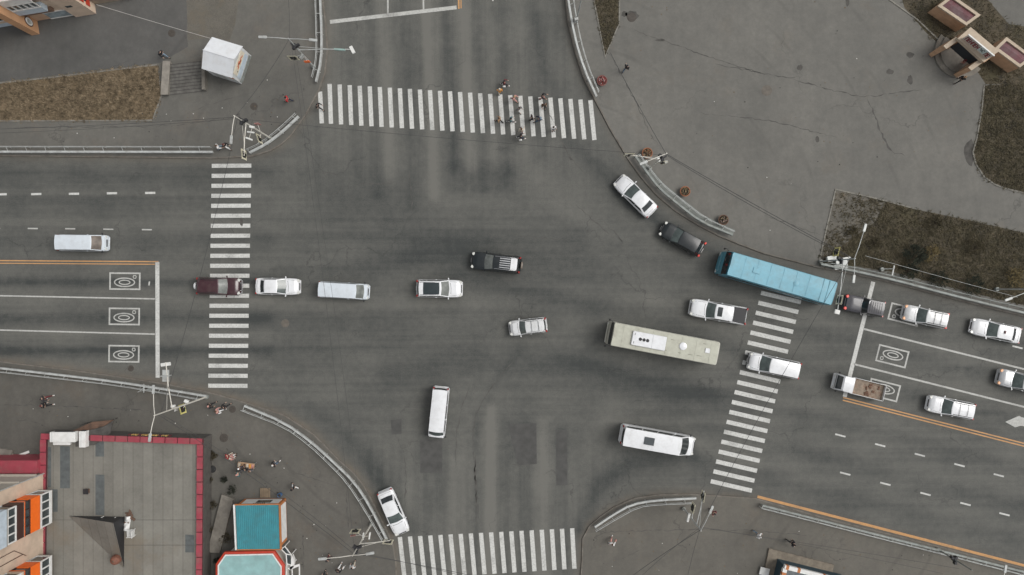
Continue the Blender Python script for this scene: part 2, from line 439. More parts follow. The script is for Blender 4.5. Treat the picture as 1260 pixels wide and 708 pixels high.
line_px(wm, (406, 27.2), (561.8, 9.3), 4.6); line_px(wm, (477, -60), (477.3, 17), 2.0); line_px(wm, (519.5, -60), (521.2, 11.8), 2.0); line_px(wm, (607, -6), (606.5, 1.5), 1.6)
line_px(ym, (563, -60), (564.6, 11), 2.0); line_px(ym, (566, -60), (567.4, 10.5), 1.2)
struct(lm, 'lane_markings', M_WHITE); struct(wm, 'lane_lines', M_WHITE2); struct(ym, 'yellow_lane_lines', M_YELLOW)
# direction arrow for the turning lane
ar = MB(); ar.add([P(x, y) + Vector((0, 0, ZM)) for x, y in ((1237, 519.3), (1254, 511.8), (1257, 513.6), (1290, 522), (1288, 530.5), (1256, 524), (1249, 526))], [(0, 1, 2, 3, 4, 5, 6)])
struct(ar, 'lane_arrow', M_WHITE2)
# parking-free boxes: a frame, two nested ovals and a small square
def oval_mark(cx, cy, ang, flip):
    mb = MB(); ca, sa = math.cos(R(ang)), math.sin(R(ang))
    def q(u, v):
        if flip: u, v = -u, -v
        return (cx + u * ca - v * sa, cy + u * sa + v * ca)
    w, h = 19.2, 9.8
    for a, b in (((-w, -h), (w, -h)), ((-w, h), (w, h))): line_px(mb, q(*a), q(*b), 1.9)
    for a, b in (((-w + .95, -h + .95), (-w + .95, h - .95)), ((w - .95, -h + .95), (w - .95, h - .95))): line_px(mb, q(*a), q(*b), 1.9)
    for rx, ry, t in ((12.3, 5.2, 1.5), (6.6, 2.6, 1.3)):
        n = 40; vs = []
        for k in range(n):
            a = 2 * math.pi * k / n
            for s in (-.5, .5):
                x, y = q((rx + s * t) * math.cos(a) - .4, (ry + s * t) * math.sin(a) + 1.4); vs.append(P(x, y) + Vector((0, 0, ZM)))
        mb.add(vs, [(2 * k, 2 * k + 1, (2 * k + 3) % (2 * n), (2 * k + 2) % (2 * n)) for k in range(n)])
    s = 1.7
    for a, b in (((12 - s, -5.4 - s), (12 + s, -5.4 - s)), ((12 - s, -5.4 + s), (12 + s, -5.4 + s)), ((12 - s, -5.4 - s + .5), (12 - s, -5.4 + s - .5)), ((12 + s, -5.4 - s + .5), (12 + s, -5.4 + s - .5))): line_px(mb, q(*a), q(*b), 1.0)
    struct(mb, 'lane_oval_marking', M_WHITE2)
for cx, cy, an, fl in ((153.7, 346.2, .6, 0), (153, 389.6, .8, 0), (152.5, 435.5, .8, 0), (1098, 438.5, 14.2, 1), (1087.6, 480.2, 14.2, 1), (1113, 387.2, 14.2, 1)): oval_mark(cx, cy, an, fl)

# ------------------------------------------------------------------ repaired patches, sealed cracks
PATCH = mat('asphalt_patch', (.072, .071, .067), .9, var=.2, scale=1.2, local=False)
pm = MB()
for pts in ([(684, 529), (697.5, 529), (698, 597), (684.5, 597)], [(625, 522), (660, 521), (660.5, 571), (637, 573), (626, 571)], [(481, 517), (494, 516), (494, 534), (482, 535)], [(517, 541), (544, 541), (544, 582), (517, 582)]):
    pm.add([P(x, y) + Vector((0, 0, .003)) for x, y in pts], [(0, 1, 2, 3)])
cr = MB()
def crack(mb, pts, w, z):
    pts = smooth_line([P(*p) for p in pts], 1); pts = resample(pts, .35)
    pts = [p + Vector((random.uniform(-.09, .09), random.uniform(-.09, .09), 0)) for p in pts]
    L, Rr = [], []
    for i, p in enumerate(pts):
        d = (pts[min(i + 1, len(pts) - 1)] - pts[max(0, i - 1)]).normalized(); n = Vector((-d.y, d.x, 0)) * w * random.uniform(.05, .8) * min(1, (i + 1) / 6, (len(pts) - i) / 6)
        L.append(p + n + Vector((0, 0, z))); Rr.append(p - n + Vector((0, 0, z)))
    k = len(pts); mb.add(L + Rr, [(i, i + 1, k + i + 1, k + i) for i in range(k - 1)])
for pts, w in (([(637, 440), (612, 466), (598, 487), (585, 512), (582, 530), (584.7, 594), (586, 640), (589, 652)], .09), ([(584, 560), (586.5, 612), (589, 640)], .16), ([(687, 167), (699, 190), (716, 212)], .22), ([(651, 90), (662, 112), (684, 155)], .1),
               ([(498, 560), (500, 600), (496, 640)], .1), ([(560, 575), (562, 520), (580, 470)], .07), ([(440, 514), (473, 523)], .1), ([(390, 213), (421, 214), (421, 239), (392, 238)], .08), ([(429, 213), (429, 240)], .07), ([(437, 226), (452, 227), (490, 225)], .1),
               ([(503, 200), (505, 230), (509, 272)], .09), ([(625, 572), (655, 573)], .1), ([(740, 270), (770, 300), (757, 290)], .08), ([(626, 287), (660, 292), (700, 296)], .06), ([(706, 250), (757, 295)], .07)): crack(cr, pts, w, .0075)
for pts, w in (([(880, 80), (940, 91), (975, 98), (985, 93)], .1), ([(975, 98), (1010, 108), (1050, 118), (1066, 120), (1104, 114), (1138, 111)], .10), ([(1066, 120), (1074, 138), (1083, 162), (1094, 187), (1115, 192)], .15), ([(860, 140), (940, 147), (1000, 162), (1032, 171)], .08),
               ([(780, 38), (830, 56), (900, 80), (940, 92)], .08), ([(750, 66), (782, 125), (800, 165), (815, 186)], .07), ([(940, 265), (1010, 290)], .06)): crack(cr, pts, w, .1245)
for pts, w in (([(0, 158), (80, 157), (200, 156), (282, 147)], .06), ([(0, 498), (60, 499), (130, 502), (185, 505)], .09), ([(0, 520), (40, 516), (62, 528)], .08), ([(320, 112), (262, 128), (230, 140)], .05), ([(345, 575), (420, 600)], .05), ([(426, 597), (430, 660)], .07), ([(372, 640), (374, 708)], .07), ([(720, 655), (900, 650), (1010, 660)], .06), ([(760, 690), (800, 670)], .05)): crack(cr, pts, w, .1245)
struct(cr, 'sealed_cracks', mat('crack_filler', (.082, .079, .072), .95, var=.3, local=False)); struct(pm, 'asphalt_patch', PATCH)

# ------------------------------------------------------------------ dry verges
def soil_mat(name, a, b, c):
    m = bpy.data.materials.new(name); t = NT(m); t.b.inputs['Roughness'].default_value = .95
    p = t.pos(); n1 = t.noise(p, .5, 9, .78); n2 = t.noise(p, 7, 6, .8)
    col = t.mix(t.ramp(t.math('ADD', t.math('MULTIPLY', n1, .5), t.math('MULTIPLY', n2, .5)), .44, .56), a, b)
    col = t.mix(t.ramp(t.noise(p, .35, 6, .7), .5, .64, 0, .8), col, c)
    t.color(col); t.bump(n2, .9, .05); return m
SOIL_D = soil_mat('dark_dry_turf', (.028, .025, .017), (.095, .077, .050), (.080, .070, .038))
SOIL_L = soil_mat('light_dry_turf', (.085, .066, .04), (.235, .175, .11), (.165, .12, .068))
SOIL_P = soil_mat('bare_dirt', (.105, .098, .083), (.138, .127, .107), (.140, .120, .090))
def inpoly(x, y, poly):
    c = False; j = len(poly) - 1
    for i in range(len(poly)):
        if (poly[i][1] > y) != (poly[j][1] > y) and x < (poly[j][0] - poly[i][0]) * (y - poly[i][1]) / (poly[j][1] - poly[i][1]) + poly[i][0]: c = not c
        j = i
    return c
def blade_mat(name, a, b):
    m = bpy.data.materials.new(name); t = NT(m); t.b.inputs['Roughness'].default_value = .9
    t.color(t.mix(t.ramp(t.noise(t.pos(), 2.2, 4, .7), .35, .65), a, b)); return m
GB_D = blade_mat('dry_grass_blades', (.045, .040, .022), (.115, .095, .055)); GB_L = blade_mat('straw_grass_blades', (.08, .06, .035), (.29, .225, .145))
def verge(poly, m, gm, n, z=.128, h=.30, keep=None):
    w = [(P(*p).x, P(*p).y) for p in poly]
    struct(MB().prism(w, .05, z), 'verge_soil', m)
    if not n: return
    xs = [p[0] for p in poly]; ys = [p[1] for p in poly]; mb = MB(); k = 0
    while k < n:
        x = random.uniform(max(-30, min(xs)), min(1290, max(xs))); y = random.uniform(max(-25, min(ys)), min(735, max(ys)))
        ex, ey = random.gauss(0, 1.6), random.gauss(0, 1.6)
        if not inpoly(x + ex, y + ey, poly) or (keep and not keep(x, y)): k += .2; continue
        b = P(x, y, 0); b.z = z; k += 1
        for _ in range(3):
            a = random.uniform(0, 6.28); d = Vector((math.cos(a), math.sin(a), 0)); s = Vector((-d.y, d.x, 0)) * random.uniform(.02, .05)
            hh = h * random.uniform(.4, 1.2); o = b + Vector((random.gauss(0, .06), random.gauss(0, .06), 0))
            mb.add([o - s, o + s, o + d * hh * random.uniform(.4, 1.1) + Vector((0, 0, hh * .7))], [(0, 1, 2)])
    tag(mb.build('dry_grass', gm), kind='stuff')
V_NW = [(-60, 109), (0, 103), (70, 95.5), (130, 88), (194, 80.5), (197, 100), (200, 117), (188, 148.5), (0, 149.5), (-60, 150)]
V_MED = [(716, -60), (730.5, 0), (744.3, 69), (761.5, 29.5), (762.3, -60)]
V_E = [(1006.5, 326), (1016, 283), (1027.5, 233.5), (1075, 244), (1121, 257), (1180, 269), (1260, 287), (1420, 330), (1420, 415), (1260, 376), (1222, 367), (1166, 353), (1098, 335), (1053, 328)]
V_R = [(1210, 106), (1235, 104), (1420, 104), (1420, 258), (1260, 238), (1235, 232), (1222.5, 227), (1210, 218), (1200, 203), (1196, 188), (1201, 170), (1207, 136)]
V_GATE = [(1100, -40), (1112, 10), (1140, 42), (1156, 56), (1200, 86), (1212, 104), (1420, 104), (1420, 60), (1240, 30), (1180, -40)]
verge(V_NW, SOIL_L, GB_L, 6000); verge(V_MED, SOIL_D, GB_D, 700); verge(V_E, SOIL_D, GB_D, 8500, keep=lambda x, y: x > 1050 + random.gauss(0, 18) or y > 290 + random.gauss(0, 8)); verge(V_R, SOIL_D, GB_D, 3800)
verge(V_GATE, SOIL_D, GB_D, 1500, z=.126)
DIRT = [(250, -60), (230, 0), (232, 50), (262, 47), (283, 52), (290, 30), (303, -60)]
struct(MB().prism([(P(*p).x, P(*p).y) for p in DIRT], .05, .124), 'bare_dirt_patch', SOIL_P)
struct(MB().prism([(P(*p).x, P(*p).y) for p in ((1006.5, 326), (1027.5, 233.5), (1090, 247), (1075, 275), (1040, 300), (1014, 318))], .1, .1305), 'bare_dirt_patch', SOIL_P)
EDGE_M = mat('pale_edging_stone', (.2, .19, .165), .9, var=.25, local=False)
for ln in (V_NW[:5], [(0, 149.5), (125, 149), (188, 148.5)], V_NW[5:7] + [(189, 147)], [(716, -60), (730.5, 0), (744.3, 70.5), (761.8, 29.5), (762.3, -60)], [(1006.5, 326), (1016, 283), (1027.5, 233.5), (1075, 244), (1130, 258.5)], [(1060, -60), (1093, 0), (1128, 25), (1156, 52)], [(1210, 106), (1207, 136), (1201, 170), (1196, 188), (1200, 203), (1210, 218), (1222.5, 227), (1235, 232), (1260, 238)]):
    struct(MB().sweep(px_line(ln), [(-.07, .1), (.07, .1), (.07, .18), (-.07, .18)]), 'edging_stones', EDGE_M)
# darker roadway in front of the northwest building, a worn strip by the southeast kerb
struct(MB().prism([(P(*p).x, P(*p).y) for p in ((-200, 60), (0, 33), (120, 10), (235, -20), (230, 40), (232, 58), (198, 78), (130, 86), (70, 93.5), (0, 101), (-200, 120))], .05, .1235), 'service_lane', pave_mat('service_lane_asphalt', (.118, .115, .108), (.074, .074, .070), (.1, .09, .08)))

# scraps of paper and leaves blown about
lit = MB(); LITM = [mat('paper_scrap', (.55, .54, .50), .8), mat('dead_leaf', (.14, .10, .06), .9), mat('dark_scrap', (.04, .038, .035), .9)]
zones = [(V_E, 60), (V_NW, 30), (V_R, 20), ([(800, 0), (1140, 0), (1200, 90), (1190, 220), (1020, 240), (1000, 310), (860, 260), (760, 120)], 70), ([(0, 500), (240, 500), (420, 600), (470, 700), (370, 700), (270, 560), (260, 530), (0, 525)], 120), ([(730, 660), (930, 640), (1240, 700), (730, 708)], 60), ([(60, 152), (300, 120), (380, 60), (380, 130), (320, 175), (60, 175)], 60)]
for poly, n in zones:
    xs = [p[0] for p in poly]; ys = [p[1] for p in poly]; k = 0
    while k < n:
        x, y = random.uniform(min(xs), max(xs)), random.uniform(min(ys), max(ys))
        if not inpoly(x, y, poly): continue
        k += 1; p = P(x, y, 0); a = random.uniform(0, 6.28); s_ = random.uniform(.02, .06); u = Vector((math.cos(a), math.sin(a), .1)) * s_; v = Vector((-math.sin(a), math.cos(a), .2)) * s_ * random.uniform(.5, 1.2); p.z = .15
        lit.add([p - u - v, p + u - v, p + u * .9 + v, p - u + v * .8], [(0, 1, 2, 3)], random.choices((0, 1, 2), (.10, .5, .40))[0])
tag(lit.build('litter', LITM), kind='stuff')
# ================================================================== vehicles
def glass_mat(name, col, rough=.08):
    m = bpy.data.materials.new(name); t = NT(m); t.b.inputs['Roughness'].default_value = rough
    t.b.inputs['Specular IOR Level'].default_value = .6
    t.color(t.mix(t.ramp(t.noise(t.obj(), 1.4, 3), .35, .65), tuple(c * .7 for c in col), tuple(c * 1.3 for c in col))); return m
GL_TEAL = glass_mat('tinted_windscreen', (.078, .098, .093)); GL_DARK = glass_mat('dark_privacy_glass', (.026, .031, .033)); GL_GREY = glass_mat('grey_windscreen', (.14, .15, .138)); GL_TAN = glass_mat('brownish_windscreen', (.13, .105, .085))
RUBBER = mat('tyre_rubber', (.022, .022, .022), .85, local=False); RIM = mat('wheel_rim', (.35, .35, .36), .35, .7); BLACK = mat('black_plastic', (.02, .02, .022), .55); CHROME = mat('bright_metal', (.55, .55, .55), .25, .9)
LAMP_W = mat('headlamp_glass', (.62, .62, .58), .12, coat=.6); LAMP_R = mat('red_lamp', (.30, .025, .02), .25, coat=.5); LAMP_O = mat('amber_lamp', (.66, .34, .17), .3, emit=.12); LAMP_RL = mat('lit_red_lamp', (.55, .045, .03), .3, emit=.25)
PLATE = mat('number_plate', (.6, .6, .58), .5)
WHITE = paint('white_car_paint', (.74, .75, .76)); WHITE_D = paint('dusty_white_paint', (.64, .65, .65), dirt=.4); SILVER = paint('silver_car_paint', (.50, .51, .52), .3, .3, .35); MAROON = paint('maroon_car_paint', (.042, .010, .015), .3, .2); NAVY = paint('black_car_paint', (.008, .012, .014), .3, .06, coat=.25); GREYB = paint('charcoal_car_paint', (.035, .034, .042), .4, .2)
BLUEW = paint('bluish_white_paint', (.62, .67, .71)); BEIGE = paint('peach_nose_paint', (.60, .46, .38)); TEALR = mat('dark_panoramic_roof', (.020, .030, .033), .12, coat=.5)

def interp(x, keys):
    if x <= keys[0][0]: return keys[0][1]
    for (a, va), (b, vb) in zip(keys, keys[1:]):
        if x <= b: t = (x - a) / (b - a); t = t * t * (3 - 2 * t) if True else t; return va + (vb - va) * t
    return keys[-1][1]

def wheels(t, L, W, xf, xr, r=.33, tw=.21, dual=False):
    for x in (xf, xr):
        for s in (1, -1):
            y = s * (W / 2 - tw / 2 - .015)
            wh = MB().lathe((x, y, r), [(r * .62, -tw / 2 + .01), (r * .9, -tw / 2), (r, -tw * .3), (r, tw * .3), (r * .9, tw / 2), (r * .62, tw / 2 - .01)], 18, axis='Y').build('wheel', RUBBER, t, smooth=40)
            MB().lathe((x, y + s * .012, r), [(.04, -tw / 2 + .02), (r * .6, -tw / 2 + .02), (r * .64, tw / 2 - .02), (r * .5, tw / 2 - .005), (.05, tw / 2 + .004)] if s > 0 else [(.05, -tw / 2 - .004), (r * .5, -tw / 2 + .005), (r * .64, -tw / 2 + .02), (r * .6, tw / 2 - .02), (.04, tw / 2 - .02)], 14, axis='Y').build('rim', RIM, wh, smooth=40)

def car_shell(L, W, deck, rf, rr, zb=.24, nose=.86, tail=.92, pw=2.2, crown=.05):
    """lofted lower body: plan outline with rounded ends, deck height keyed along x"""
    mb = MB(); n = 30; secs = []
    for i in range(n + 1):
        u = i / n; x = L * (-.5 + (1 - math.cos(math.pi * u)) / 2)
        df, dr = L / 2 - x, x + L / 2
        f = 1.0
        if df < rf: f = min(f, nose + (1 - nose) * (1 - (1 - df / rf) ** 2) ** .5) if df > 0 else nose
        if df < rf * .22: f *= .90 + .10 * (1 - (1 - df / (rf * .22)) ** 2) ** .5
        if dr < rr: f = min(f, tail + (1 - tail) * (1 - (1 - dr / rr) ** 2) ** .5)
        if dr < rr * .2: f *= .93 + .07 * (1 - (1 - dr / (rr * .2)) ** 2) ** .5
        h = W / 2 * f; d = interp(x, deck); e = min(1, min(df, dr) / .12)
        lo = zb + .10 * (1 - e); d = d - .10 * (1 - e)
        half = [(.84 * h, lo), (.965 * h, lo + .12), (h, lo + (d - lo) * .45), (.985 * h, lo + (d - lo) * .74), (.93 * h, d - .055), (.84 * h, d - .005), (.55 * h, d + crown * .75), (.25 * h, d + crown * .97), (0, d + crown)]
        secs.append([Vector((x, -y, z)) for y, z in half] + [Vector((x, y, z)) for y, z in half[-2::-1]])
    k = len(secs[0]); vs = [p for s in secs for p in s]
    fs = [(i * k + j, i * k + j + 1, (i + 1) * k + j + 1, (i + 1) * k + j) for i in range(n) for j in range(k - 1)]
    fs += [(i * k + k - 1, i * k, (i + 1) * k, (i + 1) * k + k - 1) for i in range(n)]
    fs += [tuple(range(k)), tuple(n * k + j for j in range(k))[::-1]]
    return mb.add(vs, fs)

def make_car(nm, label, cat, F, Rr, W, kind, body, z=.75, roof=None, glass=GL_TEAL, rglass=GL_DARK, sglass=GL_DARK, lamps=LAMP_W, tails=LAMP_R, H=None, group=None, opt=()):
    f, r = P(*F, z), P(*Rr, z); d = f - r; L = d.length; rz = math.atan2(d.y, d.x)
    c = (f + r) / 2; c.z = .008
    t = thing(nm, label, cat, c, rz, group)
    q = dict(sedan=dict(H=1.44, belt=.90, nosez=.70, trunk=.98, wb=.232, wt=.02, rt=-.255, rb=-.415, tw=.78, rf=1.1, rr=.8),
             suv=dict(H=1.74, belt=1.05, nosez=.90, trunk=1.05, wb=.24, wt=.05, rt=-.43, rb=-.482, tw=.80, rf=.75, rr=.45),
             wagon=dict(H=1.58, belt=.98, nosez=.84, trunk=.98, wb=.245, wt=.065, rt=-.42, rb=-.478, tw=.80, rf=.7, rr=.45),
             van=dict(H=1.95, belt=1.12, nosez=.98, trunk=1.12, wb=.43, wt=.27, rt=-.47, rb=-.494, tw=.86, rf=.55, rr=.3),
             minibus=dict(H=2.62, belt=1.35, nosez=1.0, trunk=1.35, wb=.405, wt=.27, rt=-.485, rb=-.497, tw=.88, rf=1.25, rr=.4),
             pickup=dict(H=1.76, belt=1.06, nosez=.95, trunk=1.06, wb=.24, wt=.085, rt=-.215, rb=-.245, tw=.80, rf=.75, rr=.3))[kind]
    if H: q['H'] = H
    for o in opt:
        if isinstance(o, dict): q.update(o)
    xwb, xwt, xrt, xrb = (q[k] * L for k in ('wb', 'wt', 'rt', 'rb')); belt, Hh = q['belt'], q['H']
    fx = L / 2
    deck = [(-fx, q['trunk'] - .16), (-fx + .12, q['trunk'] - .03), (xrb, q['trunk'] if kind == 'sedan' else belt), (xwb, belt + .02), ((xwb + fx) / 2 + .1, (belt * .55 + q['nosez'] * .45) + .05), (fx - .22, q['nosez']), (fx, q['nosez'] - .2)]
    nz_, tl_ = dict(sedan=(.74, .84), wagon=(.78, .90), suv=(.80, .92), van=(.84, .95), minibus=(.76, .94), pickup=(.78, .94))[kind]
    shell = car_shell(L, W, deck, q['rf'], q['rr'], nose=nz_, tail=tl_)
    wbh, wth = W / 2 * .925, W / 2 * q['tw']; cb = min(.22, .12 * W); ct = .07
    # surfaces of the cabin: bulged windscreen, roof, rear window, sides
    def wind(u, v): s = 2 * u - 1; y = s * (wbh + (wth - wbh) * v); return Vector((xwb + (xwt - xwb) * v - (cb * (1 - v) + ct * v) * s * s + cb * (1 - v) * .35, y, belt - .02 + (Hh - .05 - belt + .02) * v - .03 * s * s * v))
    def rear(u, v): s = 2 * u - 1; y = s * (wbh * .98 + (wth - wbh * .98) * v); return Vector((xrb + (xrt - xrb) * v + (.12 * (1 - v) + .05 * v) * s * s - .02, y, belt - .02 + (Hh - .05 - belt + .02) * v - .03 * s * s * v))
    cab = MB()
    cab.grid(wind, 10, 4); cab.grid(rear, 10, 4)
    def roofp(u, v):
        s = 2 * u - 1; a, b = wind(u, 1), rear(u, 1); p = a.lerp(b, v); p.z += .055 * math.sin(math.pi * v) ** .6 * (1 - s * s * .8); return p
    def side(s):
        def fn(u, v): return wind(0 if s < 0 else 1, v).lerp(rear(0 if s < 0 else 1, v), u) + Vector((0, s * .03 * math.sin(math.pi * u) * (1 - v * .5), 0))
        return fn
    cab.grid(roofp, 10, 10); cab.grid(side(-1), 10, 4); cab.grid(side(1), 10, 4)
    if 'two_tone' in opt: pass
    if kind == 'pickup':       # open bed: walls and floor behind the cab
        pass
    shell.v += []; o = len(shell.v); shell.add(cab.v, cab.f, 0)
    body_ob = shell.build('body', [body], t, smooth=38)
    def patch(name, fn, u0, u1, v0, v1, off, m, nu=8, nv=3, parent=t):
        g = MB()
        def h(u, v):
            uu, vv = u0 + (u1 - u0) * u, v0 + (v1 - v0) * v; e = .01; p = fn(uu, vv)
            nrm = (fn(min(1, uu + e), vv) - fn(max(0, uu - e), vv)).cross(fn(uu, min(1, vv + e)) - fn(uu, max(0, vv - e))).normalized()
            cc = Vector(((xwt + xrt) / 2, 0, belt - .2))
            if nrm.dot(p - cc) < 0: nrm = -nrm
            return p + nrm * off
        g.grid(h, nu, nv); return g.build(name, m, parent, smooth=60)
    ws = patch('windshield', wind, .045, .955, .05, .93, .008, glass)
    if kind not in ('van', 'minibus') or 'rear_glass' in opt: patch('rear_window', rear, .09, .91, .22, .9, .008, rglass)
    else: patch('rear_window', rear, .12, .88, .3, .85, .008, rglass)
    spl = {'sedan': (.06, .5, .53, .93), 'pickup': (.08, .52, .56, .94), 'van': (.05, .3, .34, .64, .68, .95), 'minibus': (.03, .17, .2, .44, .46, .70, .72, .96)}.get(kind, (.05, .36, .39, .68, .71, .95))
    for s in (-1, 1):
        fn = side(s)
        if kind == 'pickup' and 'longcab' in opt: pass
        for a, b in zip(spl[::2], spl[1::2]): patch('side_window', fn, a, b, .2, .86, .008, sglass, 4, 2)
    if roof: patch('roof_panel', roofp, .08, .92, .06, .8, .008, roof, 8, 8)
    # lamps, mirrors, bumpers, grille, plates
    nz = q['nosez']
    for s in (-1, 1):
        MB().box((fx - .17, s * (W / 2 * .72), nz - .05), (.30, .30, .15), -s * .42, bev=.05).build('headlight', lamps, t, smooth=40)
        zz = q['trunk'] - .12 if kind == 'sedan' else belt - .02
        MB().box((-fx + .10, s * (W / 2 * .80), zz), (.17, .24, .15 if kind == 'sedan' else .42), s * .3, bev=.04).build('taillight', tails, t, smooth=40)
        mx = xwb - .16 * (xwb - xwt) if kind not in ('van', 'minibus') else xwb + .02
        mm = MB().box((mx, s * (W / 2 + .09), belt + .09), (.12, .21, .15), s * .2, bev=.04); mm.box((mx, s * (W / 2 - .02), belt + .04), (.06, .12, .05)); mm.build('mirror', body if kind not in ('minibus', 'van') else BLACK, t, smooth=40)
        for a in ((spl[1] + spl[2]) / 2,):
            p = side(s)(a, 0); MB().box((p.x - .1, s * (W / 2 * .992), belt - .17), (.17, .05, .03), bev=.01).build('door_handle', CHROME if body is MAROON else body, t)
    MB().box((fx - .045, 0, nz - .17), (.09, W * .44, .15), bev=.02).build('grille', BLACK, t)
    MB().box((fx - .02, 0, .40), (.16, W * .80, .16), bev=.06).build('front_bumper', BLACK if 'black_bumper' in opt else body, t, smooth=40)
    MB().box((-fx + .02, 0, .42), (.16, W * .84, .18), bev=.06).build('rear_bumper', body, t, smooth=40)
    MB().box((fx + .045, 0, .42), (.03, .46, .11)).build('number_plate', PLATE, t); MB().box((-fx - .045, 0, .62), (.05, .46, .11)).build('number_plate', PLATE, t)
    # seams around the bonnet and the boot, wiper arms
    if kind in ('sedan', 'suv', 'wagon', 'pickup'):
        sm = MB()
        for s in (-1, 1): sm.tube([(fx - .36, s * W * .33, interp(fx - .36, deck) + .028), ((xwb + fx) / 2, s * W * .375, interp((xwb + fx) / 2, deck) + .018), (xwb + .02, s * W * .40, belt + .025)], .009, 5)
        sm.build('bonnet_seam', BLACK, t)
        cw = MB().tube([(xwb + cb * .35 + .03, -W * .3, belt + .045), (xwb + cb * .35 + .05, 0, belt + .055), (xwb + .04, W * .32, belt + .045)], .022, 6); cw.build('wiper_cowl', BLACK, t)
    if kind == 'sedan':
        MB().tube([(xrb - .14, -W * .36, q['trunk'] + .022), (xrb - .16, 0, q['trunk'] + .052), (xrb - .14, W * .36, q['trunk'] + .022)], .009, 5).build('boot_seam', BLACK, t)
    r_ = .36 if kind in ('suv', 'pickup', 'minibus') else .32
    wheels(t, L, W, L * .31 if kind not in ('van',) else L * .30, -L * .29, r_)
    if 'rails' in opt or 'silver_rails' in opt:
        for s in (-1, 1):
            a, b = roofp(.5 + s * .43, .04), roofp(.5 + s * .43, .96); pts = [a + Vector((0, 0, .0)), a.lerp(b, .06) + Vector((0, 0, .09)), a.lerp(b, .5) + Vector((0, 0, .11)), a.lerp(b, .94) + Vector((0, 0, .09)), b]
            MB().tube(pts, .024, 6).build('roof_rail', CHROME if 'silver_rails' in opt else BLACK, t, smooth=60)
    for o in opt:
        if isinstance(o, tuple) and o[0] == 'bars':
            for v in o[1]:
                a, b = roofp(.07, v), roofp(.93, v); MB().tube([a + Vector((0, 0, .08)), a.lerp(b, .5) + Vector((0, 0, .12)), b + Vector((0, 0, .08))], .02, 6).build('roof_bar', BLACK, t)
        if isinstance(o, tuple) and o[0] == 'hatch':
            a = roofp(.5, o[1]); MB().box((a.x, 0, a.z + .02), (o[2], o[3], .06), bev=.02).build('roof_hatch', o[4], t)
        if isinstance(o, tuple) and o[0] == 'spare':
            MB().lathe((-fx - .11, 0, .95), [(.05, -.1), (.34, -.1), (.37, -.05), (.37, .06), (.3, .1), (.05, .1)], 18, axis='X').build('spare_wheel', o[1], t, smooth=40)
    return t, dict(L=L, W=W, fx=fx, roofp=roofp, xwb=xwb, xwt=xwt, xrb=xrb, xrt=xrt, belt=belt, H=Hh, patch=patch, body=body_ob)

G_CARS = 'cars waiting or driving through the junction'
make_car('minivan', 'bluish white minivan with a peach nose, driving alone along the western road', 'van', (131, 299.3), (71.5, 298.7), 1.74, 'van', BLUEW, z=1.0, glass=GL_TAN, group=G_CARS)
_, k = make_car('suv_car', 'dark maroon SUV with bull bar, standing on the western crosswalk', 'car', (295.5, 353), (242.5, 352), 1.86, 'suv', MAROON, z=.9, glass=GL_GREY, group=G_CARS, opt=('rails', ('spare', WHITE)))
t = _; bb = MB()
for zz in (.55, .78): bb.tube([(k['fx'] - .05, -.78, zz), (k['fx'] + .13, -.6, zz), (k['fx'] + .17, 0, zz), (k['fx'] + .13, .6, zz), (k['fx'] - .05, .78, zz)], .035, 7)
for y in (-.4, .4): bb.tube([(k['fx'] + .15, y, .4), (k['fx'] + .16, y, .98), (k['fx'] + .0, y, 1.0)], .03, 6)
bb.build('bull_bar', CHROME, t, smooth=50)
make_car('sedan_car', 'clean white sedan just past the western crosswalk, behind the boxy white minivan', 'car', (368.7, 353), (314.5, 352.3), 1.76, 'sedan', WHITE, group=G_CARS)
make_car('minivan', 'boxy white minivan with plain roof and grey windscreen, ahead of the white sedan', 'van', (453.2, 359.6), (392.3, 356), 1.70, 'van', BLUEW, z=1.0, glass=GL_GREY, group=G_CARS, opt=(dict(wb=.425, wt=.28),))
make_car('suv_car', 'white SUV with a black panoramic roof in the middle of the junction', 'car', (568.4, 355.6), (512.6, 355), 1.86, 'suv', WHITE, z=.8, roof=TEALR, glass=GL_GREY, group=G_CARS, opt=('silver_rails', dict(rf=1.0, H=1.66)))
t, k = make_car('suv_car', 'black SUV with ribbed white roof end, crossing the middle of the junction', 'car', (580, 320), (640.5, 326.8), 1.86, 'suv', NAVY, z=.9, glass=GL_GREY, group=G_CARS, opt=('silver_rails', ('spare', mat('tan_wheel_cover', (.20, .17, .14), .6)), dict(H=1.82)))
k['patch']('roof_end_panel', k['roofp'], .1, .9, .72, .99, .010, WHITE, 8, 4, t)
for i in range(5): k['patch']('roof_slat', k['roofp'], .15 + i * .155, .21 + i * .155, .26, .70, .014, SILVER, 2, 6, t)
make_car('estate_car', 'small white estate car with roof bars, right of the junction centre', 'car', (626.8, 404.8), (672.6, 399.4), 1.62, 'wagon', WHITE_D, z=.8, group=G_CARS, opt=('silver_rails', ('bars', (.3, .7))))
make_car('minivan', 'long white van with dark side windows, heading toward the southern crosswalk', 'van', (536.5, 538.8), (542.9, 477), 1.78, 'van', WHITE, z=1.0, group=G_CARS, opt=(dict(wb=.455, wt=.36), 'rear_glass'))
make_car('sedan_car', 'white sedan rounding the southwest kerb beside the guardrail', 'car', (495.3, 657), (472.8, 604), 1.82, 'sedan', WHITE, group=G_CARS)
make_car('sedan_car', 'white sedan ahead of the black hatchback along the curved northeast kerb', 'car', (761, 220.5), (803, 261.8), 1.82, 'sedan', WHITE, group=G_CARS)
make_car('hatchback_car', 'black hatchback with red tail lamps along the northeast kerb, ahead of the blue bus', 'car', (814.3, 280.5), (864, 308), 1.80, 'wagon', NAVY, glass=GL_TEAL, group=G_CARS, tails=LAMP_RL, opt=(dict(H=1.5, rf=1.0, rr=.8, rt=-.36, rb=-.46),))
